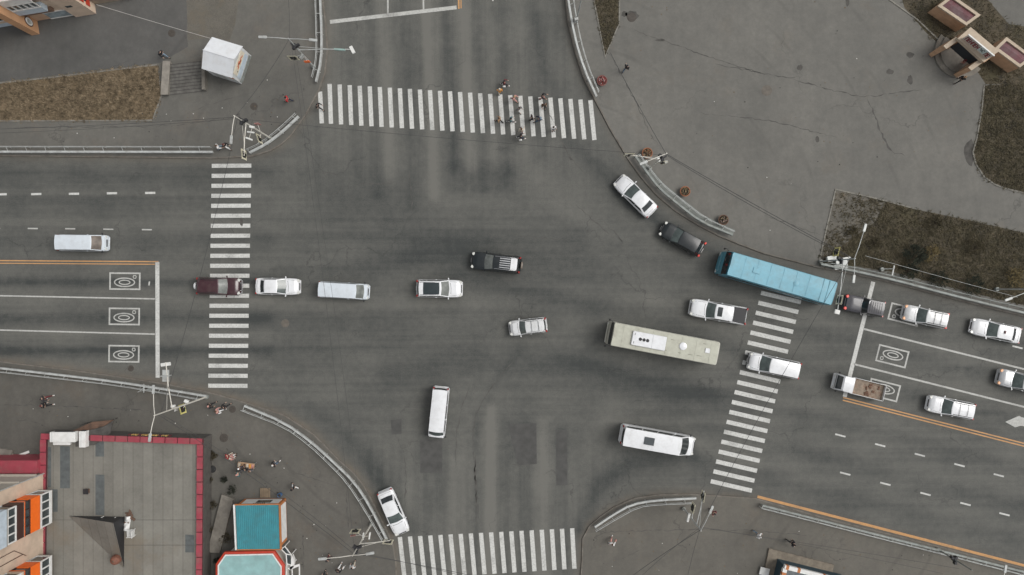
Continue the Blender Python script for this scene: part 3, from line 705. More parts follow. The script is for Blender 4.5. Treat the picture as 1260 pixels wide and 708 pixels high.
# pickup with a covered bed
t, k = make_car('pickup_truck', 'white pickup truck with black bed cover, beside the beige bus', 'pickup truck', (849.7, 377.8), (918.5, 389.8), 1.90, 'pickup', WHITE, z=.9, group=G_CARS, opt=(dict(rf=.9),))
a, b = k['xrb'], -k['fx']
MB().box(((a + b) / 2 + .02, 0, 1.10), (a - b - .22, 1.60, .09), bev=.03).build('bed_cover', BLACK, t)
k['patch']('sunroof', k['roofp'], .18, .82, .1, .38, .010, GL_DARK, 6, 3, t)
for s in (-1, 1): MB().tube([(a + .5, s * .74, 1.70), (a - .1, s * .80, 1.42), (b + .7, s * .84, 1.16)], .035, 6).build('sports_bar', CHROME, t)
make_car('suv_car', 'white boxy SUV with black front bumper, standing on the eastern crosswalk', 'car', (921.5, 443.6), (984.2, 457), 1.86, 'suv', WHITE, z=.95, group=G_CARS, opt=('black_bumper', dict(H=1.9, wb=.30, wt=.13, rf=.5)))
make_car('minibus', 'large white minibus with a square dark roof hatch, near the southeast corner', 'minibus', (856.2, 551.2), (764.8, 534.8), 2.12, 'minibus', WHITE, z=1.5, glass=GL_DARK, group=G_CARS, opt=(('hatch', .56, 1.05, .78, mat('dark_roof_hatch', (.05, .06, .065), .4)),))
t, k = make_car('suv_car', 'charcoal SUV with ribbed roof, standing on the eastern stop line behind the blue bus', 'car', (1039, 371.6), (1086.5, 381.3), 1.74, 'suv', GREYB, z=.85, glass=GL_DARK, lamps=LAMP_RL, group=G_CARS, opt=(dict(wb=.08, wt=-.02, rf=.5, nosez=.98),))
for i in range(6): k['patch']('roof_rib', k['roofp'], .1, .9, .1 + i * .14, .13 + i * .14, .016, BLACK, 4, 1, t)
k['patch']('painted_windscreen_glint', k['roofp'], .1, .3, .01, .05, .012, CHROME, 2, 1, t)  # bright patch on the roof edge, standing in for a windscreen reflection
make_car('suv_car', 'silver white SUV with three roof panels and amber lamps, behind the charcoal SUV', 'car', (1112, 384), (1164.5, 395.3), 1.74, 'suv', WHITE_D, z=.85, lamps=LAMP_O, tails=LAMP_RL, group=G_CARS, opt=('rails', ('bars', (.33, .66))))
t, k = make_car('taxi_car', 'white sedan with a small dark roof sign, last in the lane below the guardrail', 'car', (1195.8, 400.8), (1255, 413.6), 1.78, 'sedan', WHITE, group=G_CARS, opt=(dict(rt=-.27, rb=-.41),))
a = k['roofp'](.5, .4); MB().box((a.x, .0, a.z + .06), (.16, .34, .13), bev=.03).build('roof_sign', mat('dark_red_roof_sign', (.09, .03, .03), .5), t)
make_car('suv_car', 'white SUV with dark roof rails beside the orange centre line, right of the flatbed truck', 'car', (1142.3, 496), (1197.5, 507), 1.80, 'suv', WHITE, z=.85, group=G_CARS, opt=('rails', ('bars', (.3, .68)), dict(H=1.66)))
make_car('suv_car', 'silver SUV with dark sunroof, cut by the right edge of the photo', 'car', (1229, 463.3), (1284, 476.3), 1.82, 'suv', SILVER, z=.85, lamps=LAMP_O, group=G_CARS, roof=None, opt=('rails', ('hatch', .3, .9, .9, GL_DARK)))

# ------------------------------------------------------------------ flatbed truck
def flatbed():
    f, r = P(1028.6, 469.5, 1.2), P(1089, 484.3, 1.2); d = f - r; L = d.length; c = (f + r) / 2; c.z = .008
    t = thing('flatbed_truck', 'small white flatbed truck with an open rusty load bed at the stop line', 'truck', c, math.atan2(d.y, d.x), G_CARS)
    fx = L / 2; W = 1.70
    prof = [(fx, .45), (fx, .95), (fx - .08, 1.15), (fx - .42, 1.88), (fx - .55, 1.98), (fx - 1.55, 2.0), (fx - 1.62, 1.9), (fx - 1.62, .5)]
    mb = MB(); n = len(prof); vs = []
    for s, sc_ in ((-1, .94), (-1, 1), (1, 1), (1, .94)):
        for i, (x, z) in enumerate(prof): vs.append((x - (.06 if sc_ < 1 and i < 4 else 0), s * W / 2 * sc_ * (.95 if z > 1.5 else 1) * (1 if sc_ < 1 else .985), z))
    vs = []
    for s in (-1, -.86, .86, 1):
        for x, z in prof: vs.append((x - (.10 if abs(s) == 1 and x > fx - .6 else 0), s * W / 2 * (.93 if z > 1.5 else 1), z - (.05 if abs(s) == 1 and z > 1.8 else 0)))
    fs = [tuple(range(n)), tuple(range(3 * n, 4 * n))[::-1]]
    for k in range(3):
        for j in range(n): fs.append((k * n + j, k * n + (j + 1) % n, (k + 1) * n + (j + 1) % n, (k + 1) * n + j))
    mb.add(vs, fs).build('cab', WHITE, t, smooth=30)
    g = MB(); g.add([(fx - .08 + .012, -.70, 1.17), (fx - .08 + .012, .70, 1.17), (fx - .40, .66, 1.85), (fx - .40, -.66, 1.85)], [(0, 1, 2, 3)]); g.build('windshield', GL_DARK, t)
    MB().tube([(fx + .01, -.72, 1.10), (fx + .02, 0, 1.12), (fx + .01, .72, 1.10)], .03, 6).build('wiper_cowl', BLACK, t)
    for s in (-1, 1):
        MB().add([(fx - .32, s * .857, 1.2), (fx - 1.25, s * .857, 1.2), (fx - 1.2, s * .812, 1.75), (fx - .55, s * .812, 1.75)], [(0, 1, 2, 3)]).build('side_window', GL_DARK, t)
        MB().box((fx - .12, s * .97, 1.35), (.1, .2, .26), bev=.04).build('mirror', BLACK, t)
        MB().box((fx - .02, s * .6, .72), (.1, .28, .18), bev=.04).build('headlight', LAMP_W, t); MB().box((-fx + .05, s * .7, .62), (.08, .24, .12), bev=.02).build('taillight', LAMP_R, t)
    MB().box((fx + .02, 0, .48), (.16, W * .94, .22), bev=.05).build('front_bumper', WHITE, t, smooth=40)
    MB().box((-.1, 0, .52), (L - .5, .7, .16)).build('chassis', BLACK, t)
    x0, x1 = -fx, fx - 1.72; wood = mat('rusty_load_bed', (.27, .215, .165), .9, var=.35, scale=1.8, dirt=(.15, .075, .045), dirt_amt=.9); scrapm = mat('brown_board_scrap', (.13, .07, .045), .9, var=.4, scale=5)
    MB().box(((x0 + x1) / 2, 0, .74), (x1 - x0, W * .98, .1)).build('bed_floor', wood, t)
    for nm, c_, s_ in (('bed_side', ((x0 + x1) / 2, W * .49, .97), (x1 - x0, .05, .37)), ('bed_side', ((x0 + x1) / 2, -W * .49, .97), (x1 - x0, .05, .37)), ('tailgate', (x0, 0, .97), (.05, W * .94, .36)), ('headboard', (x1, 0, 1.1), (.06, W * .94, .62))):
        MB().box(c_, s_, bev=.015).build(nm, WHITE_D, t)
    for _ in range(7):
        q = MB().box((x0 + random.uniform(.5, 2.2), random.uniform(-.5, .5), .82 + random.uniform(0, .04)), (random.uniform(.2, .7), random.uniform(.1, .35), .05), random.uniform(0, 3), bev=.01).build('board_scrap', scrapm)
        q.location = t.location; q.rotation_euler = t.rotation_euler; tag(q, 'rusty scrap of board lying in the open truck bed', 'scrap', 'board scraps in the truck bed')
    wheels(t, L, W, L * .33, -L * .27, .32)
flatbed()

# ------------------------------------------------------------------ city buses
def make_bus(label, F, Rr, W, H, body, roofm, side_m, blue):
    f, r = P(*F, H), P(*Rr, H); d = f - r; L = d.length; c = (f + r) / 2; c.z = .008
    t = thing('city_bus', label, 'bus', c, math.atan2(d.y, d.x), 'city buses crossing the junction'); fx = L / 2
    mb = MB(); secs = []; n = 26
    front_in = .62 if blue else .34      # the windscreen leans back from the nose
    for i in range(n + 1):
        u = i / n; x = L * (-.5 + (1 - math.cos(math.pi * u)) / 2); df, dr = fx - x, x + fx; h = W / 2
        if df < .45: h *= .86 + .14 * (1 - (1 - df / .45) ** 2) ** .5
        if dr < .3: h *= .92 + .08 * (1 - (1 - dr / .3) ** 2) ** .5
        top = H
        if df < front_in: top = 1.15 + (H - 1.15) * min(1, (df / front_in)) ** .8 if df > .03 else 1.1
        if dr < .1: top = H - .08
        lo = .30
        half = [(.92 * h, lo), (h, lo + .1), (h, lo + .55 * (top - lo)), (.985 * h, top - .22), (.955 * h, top - .10), (.89 * h, top - .03), (.6 * h, top + .015), (0, top + .035)]
        secs.append([Vector((x, -y, z)) for y, z in half] + [Vector((x, y, z)) for y, z in half[-2::-1]])
    k = len(secs[0]); vs = [p for s in secs for p in s]
    fs = [(i * k + j, i * k + j + 1, (i + 1) * k + j + 1, (i + 1) * k + j) for i in range(n) for j in range(k - 1)] + [(i * k + k - 1, i * k, (i + 1) * k, (i + 1) * k + k - 1) for i in range(n)]
    fs += [tuple(range(k)), tuple(n * k + j for j in range(k))[::-1]]
    mb.add(vs, fs).build('body', side_m, t, smooth=40)
    MB().add([(-fx + .12, -W * .465, H + .012), (fx - front_in - .06, -W * .465, H + .012), (fx - front_in - .0, -W * .40, H + .02), (fx - front_in - .0, W * .40, H + .02), (fx - front_in - .06, W * .465, H + .012), (-fx + .12, W * .465, H + .012), (-fx + .12, 0, H + .045), (fx - front_in - .04, 0, H + .045)], [(0, 1, 2, 7, 6), (6, 7, 3, 4, 5)]).build('roof', roofm, t)
    # windscreen
    g = MB()
    def fn(u, v):
        s = 2 * u - 1; df = .06 + (front_in - .10) * (.36 + .60 * v); top = 1.15 + (H - 1.15) * (df / front_in) ** .8
        return Vector((fx - df + .07 - .05 * s * s * (1 - v * .6), s * W * .462, top + .05 - .05 * abs(s) ** 3))
    g.grid(fn, 10, 6).build('windshield', GL_DARK, t, smooth=60)
    if blue: MB().box((fx - .02, 0, 1.18), (.22, W * .82, .5), bev=.1).build('front_panel', side_m, t, smooth=40)
    else: MB().tube([(fx + .02, -W * .40, 1.3), (fx + .10, -W * .3, 1.28), (fx + .12, W * .3, 1.28), (fx + .02, W * .40, 1.3)], .06, 8).build('front_panel', side_m, t, smooth=50)
    MB().box((fx - .04, 0, .5), (.2, W * .9, .34), bev=.08).build('front_bumper', body, t, smooth=40); MB().box((-fx + .03, 0, .5), (.16, W * .9, .34), bev=.06).build('rear_bumper', body, t, smooth=40)
    for s in (-1, 1):
        nw = 7; x0, x1 = -fx + .5, fx - front_in - .35; w_ = (x1 - x0) / nw
        for i in range(nw): MB().box((x0 + (i + .5) * w_, s * (W / 2 - .004), 1.85), (w_ - .12, .05, .95), bev=.01).build('side_window', GL_DARK, t)
        MB().tube([(fx - .25, s * (W / 2 - .05), H - .35), (fx + .05, s * (W / 2 + .1), H - .2), (fx + .16, s * (W / 2 + .12), H - .5)], .03, 6).build('mirror_arm', BLACK, t)
        MB().box((fx + .15, s * (W / 2 + .12), H - .68), (.1, .2, .38), bev=.04).build('mirror', BLACK, t)
        MB().box((fx + .03, s * W * .36, .72), (.12, .34, .2), bev=.04).build('headlight', LAMP_W, t); MB().box((-fx - .01, s * W * .42, .95), (.08, .16, .42), bev=.03).build('taillight', LAMP_R, t)
    for xx in (fx - 2.1, -fx * .15): MB().box((xx, -W / 2, 1.45), (1.15, .05, 2.1), bev=.01).build('door', GL_DARK, t)
    MB().box((-fx + .0, 0, 2.2), (.06, W * .75, .8), bev=.02).build('rear_window', GL_DARK, t)
    wheels(t, L, W, L * .27, -L * .26, .48, .3)
    return t, fx, W
BB = paint('sky_blue_bus_roof', (.19, .42, .515), .55, .28, coat=.1); BBS = paint('teal_bus_side', (.07, .24, .31), .4, .3, coat=.3)
t, fx, W = make_bus('light blue city bus with a plain roof, turning along the northeast kerb', (891.2, 322.3), (1027.6, 361.9), 2.52, 3.0, BBS, BB, BBS, True)
DBS = mat('dark_blue_seam', (.05, .16, .21), .6); BBSM = mat('faint_blue_seam', (.13, .31, .39), .6)
for xx in (-fx + .85, -fx + 1.45): MB().box((xx, 0, 3.045), (.035, W * .9, .02)).build('roof_seam', DBS, t)
for i in range(6): MB().box((-fx + 2.9 + i * 1.35, 0, 3.043), (.018, W * .86, .012)).build('roof_seam', BBSM, t)
MB().box((fx * .42, -.05, 3.07), (.75, .6, .08), bev=.03).build('roof_hatch', BB, t, smooth=30)
MB().lathe((-fx * .30, .1, 3.02), [(.25, 0), (.28, .05), (.22, .075), (.05, .08)], 18).build('roof_vent', BB, t, smooth=40)
CR = paint('cream_green_bus_roof', (.46, .462, .382), .55, .35, coat=.1); CRS = paint('cream_bus_side', (.46, .455, .39), .5, .35, coat=.2)
t, fx, W = make_bus('cream city bus with a white air conditioner on its roof', (750.2, 410.4), (884.2, 435.8), 2.46, 3.0, CRS, CR, CRS, False)
MB().box((fx * .285, 0, 3.13), (3.5, 1.45, .26), bev=.08).build('air_conditioner', WHITE, t, smooth=30)
ac = COL.objects[t.children[-1].name]
MB().box((fx * .285 - .35, 0, 3.265), (.03, 1.4, .02)).build('casing_seam', SILVER, ac)
for i in range(3): MB().lathe((fx * .285 + .15 + i * .37, 0, 3.25), [(.17, 0), (.17, .03), (.13, .03), (.12, .015), (.04, .015), (.04, .03)], 16).build('fan', BLACK, ac)
for s in (-1, 1): MB().box((fx * .285 + 1.5, s * .42, 3.265), (.05, .22, .02)).build('casing_slot', BLACK, ac)
MB().lathe((-fx * .34, -.1, 3.03), [(.36, 0), (.40, .05), (.36, .10), (.2, .13), (.02, .14)], 22).build('round_roof_vent', WHITE, t, smooth=40)
MB().box((-fx * .79, -.12, 3.08), (.48, .48, .1), bev=.03).build('square_roof_vent', WHITE, t)
CSM = mat('faint_cream_seam', (.33, .33, .27), .6)
for i in range(7): MB().box((-fx + .9 + i * 1.5, 0, 3.042), (.018, W * .86, .012)).build('roof_seam', CSM, t)
sc_m = mat('dark_roof_scuff', (.12, .12, .09), .8)
for x, y, l in ((-.02, .62, .5), (.07, .66, .35), (-.3, .62, .3), (-.5, .60, .45), (-.14, -.55, .35), (-.72, -.75, .3), (.44, .60, .3), (-.66, .55, .5)):
    MB().box((x * fx, y, 3.045), (l, .035, .012), random.uniform(-.06, .06)).build('roof_scuff', sc_m, t)
# ================================================================== guardrails
GALV = mat('galvanised_steel', (.46, .475, .46), .5, .2, .15, 2, (.16, .13, .1), .4, local=False); GALV_D = mat('weathered_rail_paint', (.26, .28, .265), .65, .2, .2, 2, (.14, .12, .09), .5, local=False)
PALE = mat('pale_painted_steel', (.60, .58, .52), .5, .1, .08, 2, (.3, .24, .18), .3, local=False)
def guardrail(label, front, back, z0=.12, hb=.55, m=GALV, back_m=GALV, step=2.0, wide=True, rail_r=.035):
    fl = smooth_line(px_line(front, .7), 1) if len(front) > 2 else px_line(front, .7)
    bl = smooth_line(px_line(back, .9), 1) if len(back) > 2 else px_line(back, .9)
    o = fl[len(fl) // 2].copy(); o.z = z0
    t = thing('guardrail', label, 'guardrail', o, 0, 'guardrails along the kerbs')
    w = .10 if wide else .05
    MB().sweep([p for p in fl], [(-w, hb), (-w * .4, hb + .08), (-w, hb + .16), (-w * .4, hb + .24), (-w, hb + .31), (w, hb + .31), (w, hb)]).build('beam', m, t, o)
    tb = MB().tube([(p.x, p.y, .92 + z0) for p in bl], rail_r, 7); tb.tube([(p.x, p.y, .5 + z0) for p in bl], rail_r * .8, 6); tb.build('handrail', back_m, t, o, smooth=60)
    pf = resample(fl, step)
    blr = resample(bl, .25)
    post = None; brk = None
    for p in pf:
        q = min(blr, key=lambda b: (b - p).length)
        pm_ = MB(); d = (q - p); d = d.normalized() if d.length > .01 else Vector((0, 1, 0))
        pm_.box((p.x, p.y, z0 + .3), (.09, .09, .66), math.atan2(d.y, d.x)); ob = pm_.build('post', m, t, o)
        if .12 < (q - p).length < 1.6:
            MB().tube([(p.x, p.y, z0 + .72), (q.x, q.y, z0 + .90)], .022, 5).build('bracket', back_m, t, o)
            MB().tube([(q.x, q.y, z0 - .02), (q.x, q.y, z0 + .93)], .028, 6).build('rail_post', back_m, t, o)
    return t
guardrail('long straight guardrail along the northwest pavement edge above the western road', [(-60, 187), (262, 187.3)], [(-60, 180.5), (259, 180.8)])
guardrail('short bent guardrail round the northwest corner beside the mast with white boxes', [(307, 188), (327, 178), (347.5, 162.5), (367.5, 143.5)], [(302.5, 184.5), (321, 176), (343, 159), (363.5, 139.5)])
guardrail('guardrail along the northwest side of the northern road', [(393, -30), (394, 0), (396, 40), (395.5, 74), (389, 101)], [(387.5, -30), (387.8, 0), (389.2, 40), (389, 74), (383.5, 95)])
guardrail('curved guardrail along the northeast side of the northern road, by the bare triangle verge', [(694, -40), (699, 0), (707.6, 48), (719, 86), (734, 119)], [(701, -40), (705.5, 0), (714, 48), (724.5, 84), (737, 113)])
t_ne = guardrail('curved guardrail on a pale strip beside the round planters', [(782, 193), (795, 211), (811, 232), (835, 252), (862, 273), (901, 289)], [(787, 190), (801, 210), (816, 228), (840, 247), (866, 267.5), (904, 285)], m=GALV_D)
struct(MB().prism([(P(*q).x, P(*q).y) for q in ((780, 193), (787, 189), (801, 208), (816, 226), (840, 245), (866, 265.5), (904, 283), (901, 291), (862, 275), (835, 254), (811, 234), (795, 213))], .05, .15), 'pale_strip', mat('pale_concrete_strip', (.17, .18, .165), .9, var=.2, local=False))
guardrail('long guardrail between the eastern road and the dark shrubs', [(1010, 325), (1053, 334), (1098, 344), (1166, 362), (1222, 376), (1260, 385), (1340, 405)], [(1022, 324), (1053, 329.5), (1098, 339.5), (1166, 356.5), (1222, 370.5), (1262, 379), (1340, 399)], m=GALV_D, back_m=GALV_D)
guardrail('grey guardrail beside the yellow line on the southeast pavement', [(938, 622), (1017, 642), (1087, 660), (1149, 675.5), (1238, 698), (1330, 722)], [(937, 625.5), (1016, 645.5), (1086, 663.5), (1148, 679), (1237, 702), (1330, 726)], m=GALV_D)
guardrail('bowed guardrail on the southeast corner right of the southern crosswalk', [(732, 648.5), (754, 633.5), (777, 620.5), (807, 615.5), (856.5, 613)], [(733, 654), (758, 639), (785, 624), (810, 621), (852, 619.5)])
guardrail('guardrail along the southwest pavement beside the western stop line', [(-60, 447), (0, 453), (70, 461), (141, 469.5), (212, 480.5), (254, 487.5)], [(-60, 452), (0, 458), (70, 466), (141, 474), (206, 485), (246, 492)])
guardrail('long curved guardrail round the southwest corner beside the white sedan', [(301, 499.5), (350, 520), (384, 544.5), (412, 570), (435, 592), (454.5, 621), (476, 664)], [(296.5, 505), (350, 525.5), (380, 547.5), (405, 571), (427, 594), (448.5, 627), (470, 665)])

# ================================================================== masts, signals, lamps
SIG_B = mat('black_signal_board', (.02, .022, .022), .6); SIG_W = mat('cream_signal_border', (.70, .66, .50), .5); SIG_Y = mat('yellow_signal_border', (.66, .60, .22), .5)
LENS_R = mat('signal_lens_red', (.12, .02, .02), .2); LENS_Y = mat('signal_lens_amber', (.14, .09, .02), .2); LENS_G = mat('signal_lens_green', (.02, .12, .08), .2)
LAMPG = mat('lamp_diffuser', (.7, .7, .68), .3)
def signal_head(t, o, c, face, w=.92, h=1.25, border=SIG_W, nm='signal_head'):
    """board with border and three-lens housing; face = heading in degrees the lenses look to"""
    a = R(face); n = Vector((math.cos(a), math.sin(a), 0)); s = Vector((-n.y, n.x, 0)); c = Vector(c)
    b = MB().box(c, (.04, w, h), a).build(nm, SIG_B, t, o)
    f = MB()
    for dz in (-h / 2 + .07, h / 2 - .07): f.box(c + Vector((0, 0, dz)), (.07, w + .02, .14), a)
    for ds in (-w / 2 + .07, w / 2 - .07): f.box(c + s * ds, (.068, .14, h - .27), a)
    f.build('border', border, b, o)
    MB().box(c + n * .06, (.09, .26, .86), a, bev=.03).build('housing', SIG_B, b, o)
    for k, m in ((.3, LENS_R), (0, LENS_Y), (-.3, LENS_G)):
        p = c + n * .110 + Vector((0, 0, k))
        l = MB(); vs = [p + s * .105 * math.cos(j * math.pi / 7) + Vector((0, 0, .105 * math.sin(j * math.pi / 7))) for j in range(14)]
        l.add(vs, [tuple(range(14))]); l.build('lens', m, b, o)
        v = MB().tube([p + Vector((0, 0, .11)) - n * .01, p + Vector((0, 0, .112)) + n * .05], .06, 8).build('visor', SIG_B, b, o)
def mast(label, base, h, lamps=(), sig_arm=None, heads=(), boxes=(), signs=(), hub=None, cat='street lamp', nm='street_mast', r=.11, m=PALE, z0=.12, group=None):
    b = P(*base, z0); t = thing(nm, label, cat, b, 0, group); o = b
    top = Vector((b.x, b.y, h))
    MB().tube([b - Vector((0, 0, .02)), b + Vector((0, 0, .35))], .2, 12).build('base', GALV_D, t, o, smooth=40)
    MB().tube([b, b + Vector((0, 0, h * .5)), top], r * .85, 10, r1=r * .5).build('pole', m, t, o, smooth=60)
    for px in lamps:
        e = P(*px, h + .25); d = (e - top); d.z = 0; L = d.length; d.normalize()
        MB().tube([top - Vector((0, 0, .15)), top + d * L * .35 + Vector((0, 0, .12)), e - d * .55], .038, 7).build('lamp_arm', m, t, o, smooth=60)
        lh = MB().box(e - d * .28 + Vector((0, 0, .02)), (.80, .26, .13), math.atan2(d.y, d.x), bev=.05).build('lamp_head', GALV, t, o, smooth=40)
        MB().box(e - d * .24 + Vector((0, 0, -.055)), (.5, .18, .04), math.atan2(d.y, d.x)).build('diffuser', LAMPG, lh, o)
    if sig_arm:
        (ex, ey), z = sig_arm; e = P(ex, ey, z); a = Vector((b.x, b.y, z - .25))
        MB().tube([a, (a + e) / 2 + Vector((0, 0, .15)), e], .05, 8).build('signal_arm', m, t, o, smooth=60)
        MB().tube([Vector((b.x, b.y, z + .9)), (a * .35 + e * .65) + Vector((0, 0, .13))], .018, 5).build('stay_rod', m, t, o)
    for (px, z, face, bd) in heads:
        c = P(*px, z); signal_head(t, o, c, face, border=bd)
        pp = Vector((b.x, b.y, z))
        if (pp - c).length < 2.2: MB().tube([pp, c], .03, 6).build('signal_bracket', m, t, o)
    for (px, z, sz, ang, mm) in boxes:
        c = P(*px, z); MB().box(c, sz, R(ang), bev=.03).build('control_box', mm, t, o)
        pp = Vector((b.x, b.y, z))
        if .2 < (pp - c).length < 2.6: MB().tube([pp, c], .022, 5).build('box_bracket', m, t, o)
    for (px, z, sz, ang, mm) in signs:
        c = P(*px, z); s = MB().box(c, sz, R(ang)).build('sign_plate', mm, t, o)
        pp = Vector((b.x, b.y, z))
        if .2 < (pp - c).length < 2.2: MB().tube([pp, c], .022, 5).build('sign_bracket', m, t, o)
    if hub:
        hb = MB()
        for k in range(3):
            a = k * 2.1 + .4; hb.box((b.x + .26 * math.cos(a), b.y + .26 * math.sin(a), hub + .2 * k), (.34, .26, .42), a, bev=.03)
        hb.lathe((b.x, b.y, hub - .1), [(.13, 0), (.2, .05), (.2, .5), (.13, .55)], 12); hb.build('cable_hub', BLACK, t, o)
    return t, Vector((b.x, b.y, 0)), h
WB = mat('white_equipment_box', (.66, .66, .63), .5); OR = mat('orange_warning_plate', (.80, .16, .035), .5); RS = mat('faded_red_sign', (.42, .2, .18), .6); GRN = mat('faded_green_plate', (.25, .36, .33), .6)
MA = mast('cream mast at the northwest corner with a bent lamp arm over the guardrail gap', (334, 171), 10.9, [(284.3, 176)], ((300.2, 192), 8.0), [((300, 190.5), 7.7, 4, SIG_W), ((319, 171), 3.3, 18, SIG_W)],
     [((308.5, 163), 6.0, (.7, .16, .2), -8, WB), ((306.5, 171), 6.0, (.7, .16, .2), -20, WB), ((310, 156.5), 7.0, (.5, .22, .2), -12, WB)], [((317, 153), 3.6, (.42, .05, .9), 10, RS)], hub=8.5, group='signal masts at the corners')
MB_ = mast('grey mast with an orange plate and a long arm over the northern road', (386.5, 83), 9.4, [(319.5, 45.8), (389, 50)], ((431, 61), 6.2), [((361, 71.5), 4.6, -90, SIG_W)],
     [((418, 61.3), 6.15, (1.1, .18, .22), -4, GRN), ((433.5, 61.5), 6.1, (.32, .75, .2), 28, WB)], [((378, 76.2), 3.6, (.55, .06, .55), 5, OR), ((372, 70), 5, (.5, .05, .7), 40, GALV)], hub=7.0, group='signal masts at the corners', m=GALV)
MC = mast('cream mast above the orange planter on the northeast corner', (799.5, 207), 8.9, [(788.5, 202)], ((769, 190), 5.6), [((774, 190.5), 5.3, -90, SIG_W), ((815, 200), 3.6, 262, SIG_W)],
     [((810, 196.5), 4.2, (.28, .5, .5), 10, WB), ((819.5, 199.6), 4.0, (.3, .22, .3), 0, WB)], hub=6.6, group='signal masts at the corners')
MD = mast('tall mast behind the blue bus with a long signal arm over the eastern road', (1009, 322), 8.3, [(1065, 277), (1050, 347)], ((1030, 386), 6.0), [((1029.3, 310), 3.4, 165, SIG_Y), ((1033, 369), 5.8, 167, SIG_W)],
     [((1030, 384), 6.0, (.5, .42, .2), -14, WB), ((1040, 318.5), 5.2, (1.0, .25, .3), 10, WB)], [], hub=5.0, group='signal masts at the corners', m=GALV)
ME = mast('tall cream mast by the red rimmed roof with lamps on both sides', (255, 488.3), 12.0, [(189, 475.5), (184, 542.5)], ((204, 446), 8.6), [((224.5, 503.5), 5.4, 15, SIG_Y)],
     [((204, 448.5), 8.5, (.9, .32, .22), 8, WB), ((229.5, 494), 5.6, (.4, .28, .35), -25, WB), ((213, 500), 7.4, (.35, .25, .35), 0, WB)], [((204, 462.5), 8.6, (.68, .06, .95), 0, GALV), ((217, 504), 5.2, (.3, .05, .7), 80, WB)], hub=None, group='signal masts at the corners')
ob_ = MB().box(P(204, 462.5, 8.6), (.62, 1.1, .06)).build('sign_board', GALV, ME[0], P(255, 488.3, .12))
MF = mast('cream mast beside the southwest corner with lamps on a wide cross arm', (457, 645), 9.6, [(393, 688), (459, 680.5)], ((480, 665.3), 6.5), [((437, 654), 4.3, 90, SIG_W), ((477.5, 667), 6.3, 85, SIG_W)],
     [((447, 660), 4.6, (.14, .7, .2), -5, WB), ((454.8, 659.5), 4.2, (.14, .7, .2), -8, WB)], [((434.5, 659), 3.8, (.5, .05, .4), 5, RS)], hub=7.4, group='signal masts at the corners')
MG = mast('mast above the bowed southeast guardrail with two cream signals', (841, 625.5), 7.6, [(876.5, 624)], ((866.3, 604), 6.0), [((865, 611), 5.8, 170, SIG_W), ((852.5, 625), 4.0, 165, SIG_W)],
     [((847, 637), 3.6, (.22, .85, .3), -15, WB)], [], hub=None, group='signal masts at the corners', m=GALV)
mast('grey mast with a dark transformer on the southeast pavement', (1153, 675.5), 6.2, [], None, [], [], [], hub=3.0, m=GALV_D)
mast('lamp mast cut by the lower right edge beside the yellow line', (1176, 712), 7.0, [(1237.5, 696.5)], m=PALE)
mast('lamp mast at the top beside the northern road', (709, 26), 9.0, [], None, [], [((709, 24), 1.2, (.4, .3, .6), 10, GALV)], [], m=GALV)
mast('lamp mast among the dark shrubs at the right edge', (1225, 356), 6.0, [(1237.5, 369.5)], m=GALV)
mast('short fence post with a cross bar in the dark verge', (1084, 331.5), 2.9, [], None, [], [((1099, 333), 2.8, (.14, 1.05, .1), -12, GALV), ((1092, 331), 2.8, (1.3, .06, .06), 0, GALV)], [], cat='post', nm='fence_post', r=.06, m=GALV)
mast('thin sign post behind the southwest guardrail', (186, 478), 3.0, [], None, [], [((177, 478), 2.9, (.1, .9, .1), 0, GALV), ((180, 475.5), 2.9, (.6, .06, .06), 20, GALV)], [], cat='post', nm='sign_post', r=.05, m=GALV)
for lab, x, y, s in (('white utility box at the kerb, closest to the yellow bordered signal', 1022.5, 318.5, (.9, .5, .55)), ('longer white utility box between two others by the tall mast', 1034.5, 323.3, (1.1, .45, .5)), ('flat white utility box on the guardrail side of the tall mast', 1034, 328.3, (1.3, .4, .45))):
    p = P(x, y, .4); t = thing('utility_box', lab, 'utility box', (p.x, p.y, .13), R(random.uniform(-4, 14)), 'white boxes at the tall mast')
    MB().box((0, 0, s[2] / 2), s, bev=.04).build('cabinet', WB, t); MB().box((0, 0, s[2] + .03), (s[0] + .08, s[1] + .08, .05)).build('lid', GALV, t)

# ================================================================== overhead cables
CABLE = mat('black_cable', (.040, .040, .040), .7); CABLE_W = mat('pale_cable', (.45, .43, .40), .6)
def cable(label, a, b, sag=.5, r=.028, m=CABLE):
    pts = []
    for i in range(25):
        t = i / 24; p = a.lerp(b, t); p.z -= sag * 4 * t * (1 - t); pts.append(p)
    ob = MB().tube(pts, r * .72, 5).build('overhead_cable', m, None, a); tag(ob, label, 'cable', 'overhead cables between the masts')
def tp(M, dz=0): return Vector((M[1].x, M[1].y, M[2] - .3 - dz))
cable('black cable over the northwest pavement between the two northern masts', tp(MB_), tp(MA), .5)
cable('black cable running along the northern crosswalk edge toward the orange planter', tp(MA, 1), tp(MC, .6), .9, .024)
cable('black cable crossing the western crosswalk between masts', tp(MA, .6), tp(ME, 1), .8, .03)
cable('thin black cable crossing the junction past the boxy white minivan, upper of its pair', tp(MB_, .6), tp(MF, .6), 1.0, .02)
o2 = Vector((.9, 0, 0)); cable('thin black cable crossing the junction past the boxy white minivan, lower of its pair', tp(MB_, 1.0) + o2 * .2, tp(MF, 1.1) + o2, 1.2, .018)
cable('thick black cable over the northeast plaza between the planter mast and the tall mast', tp(MC), tp(MD), .4, .04)
cable('second black cable over the northeast plaza, sagging lower than its thick neighbour', tp(MC, .35), tp(MD, .5), .9, .035)
cable('black cable over the plaza between the triangle verge and the planter mast', P(751, 65, 8.8), tp(MC), .3, .032)
cable('black cable crossing the eastern crosswalk stripes', tp(MD, .8), tp(MG, .4), .6, .03)
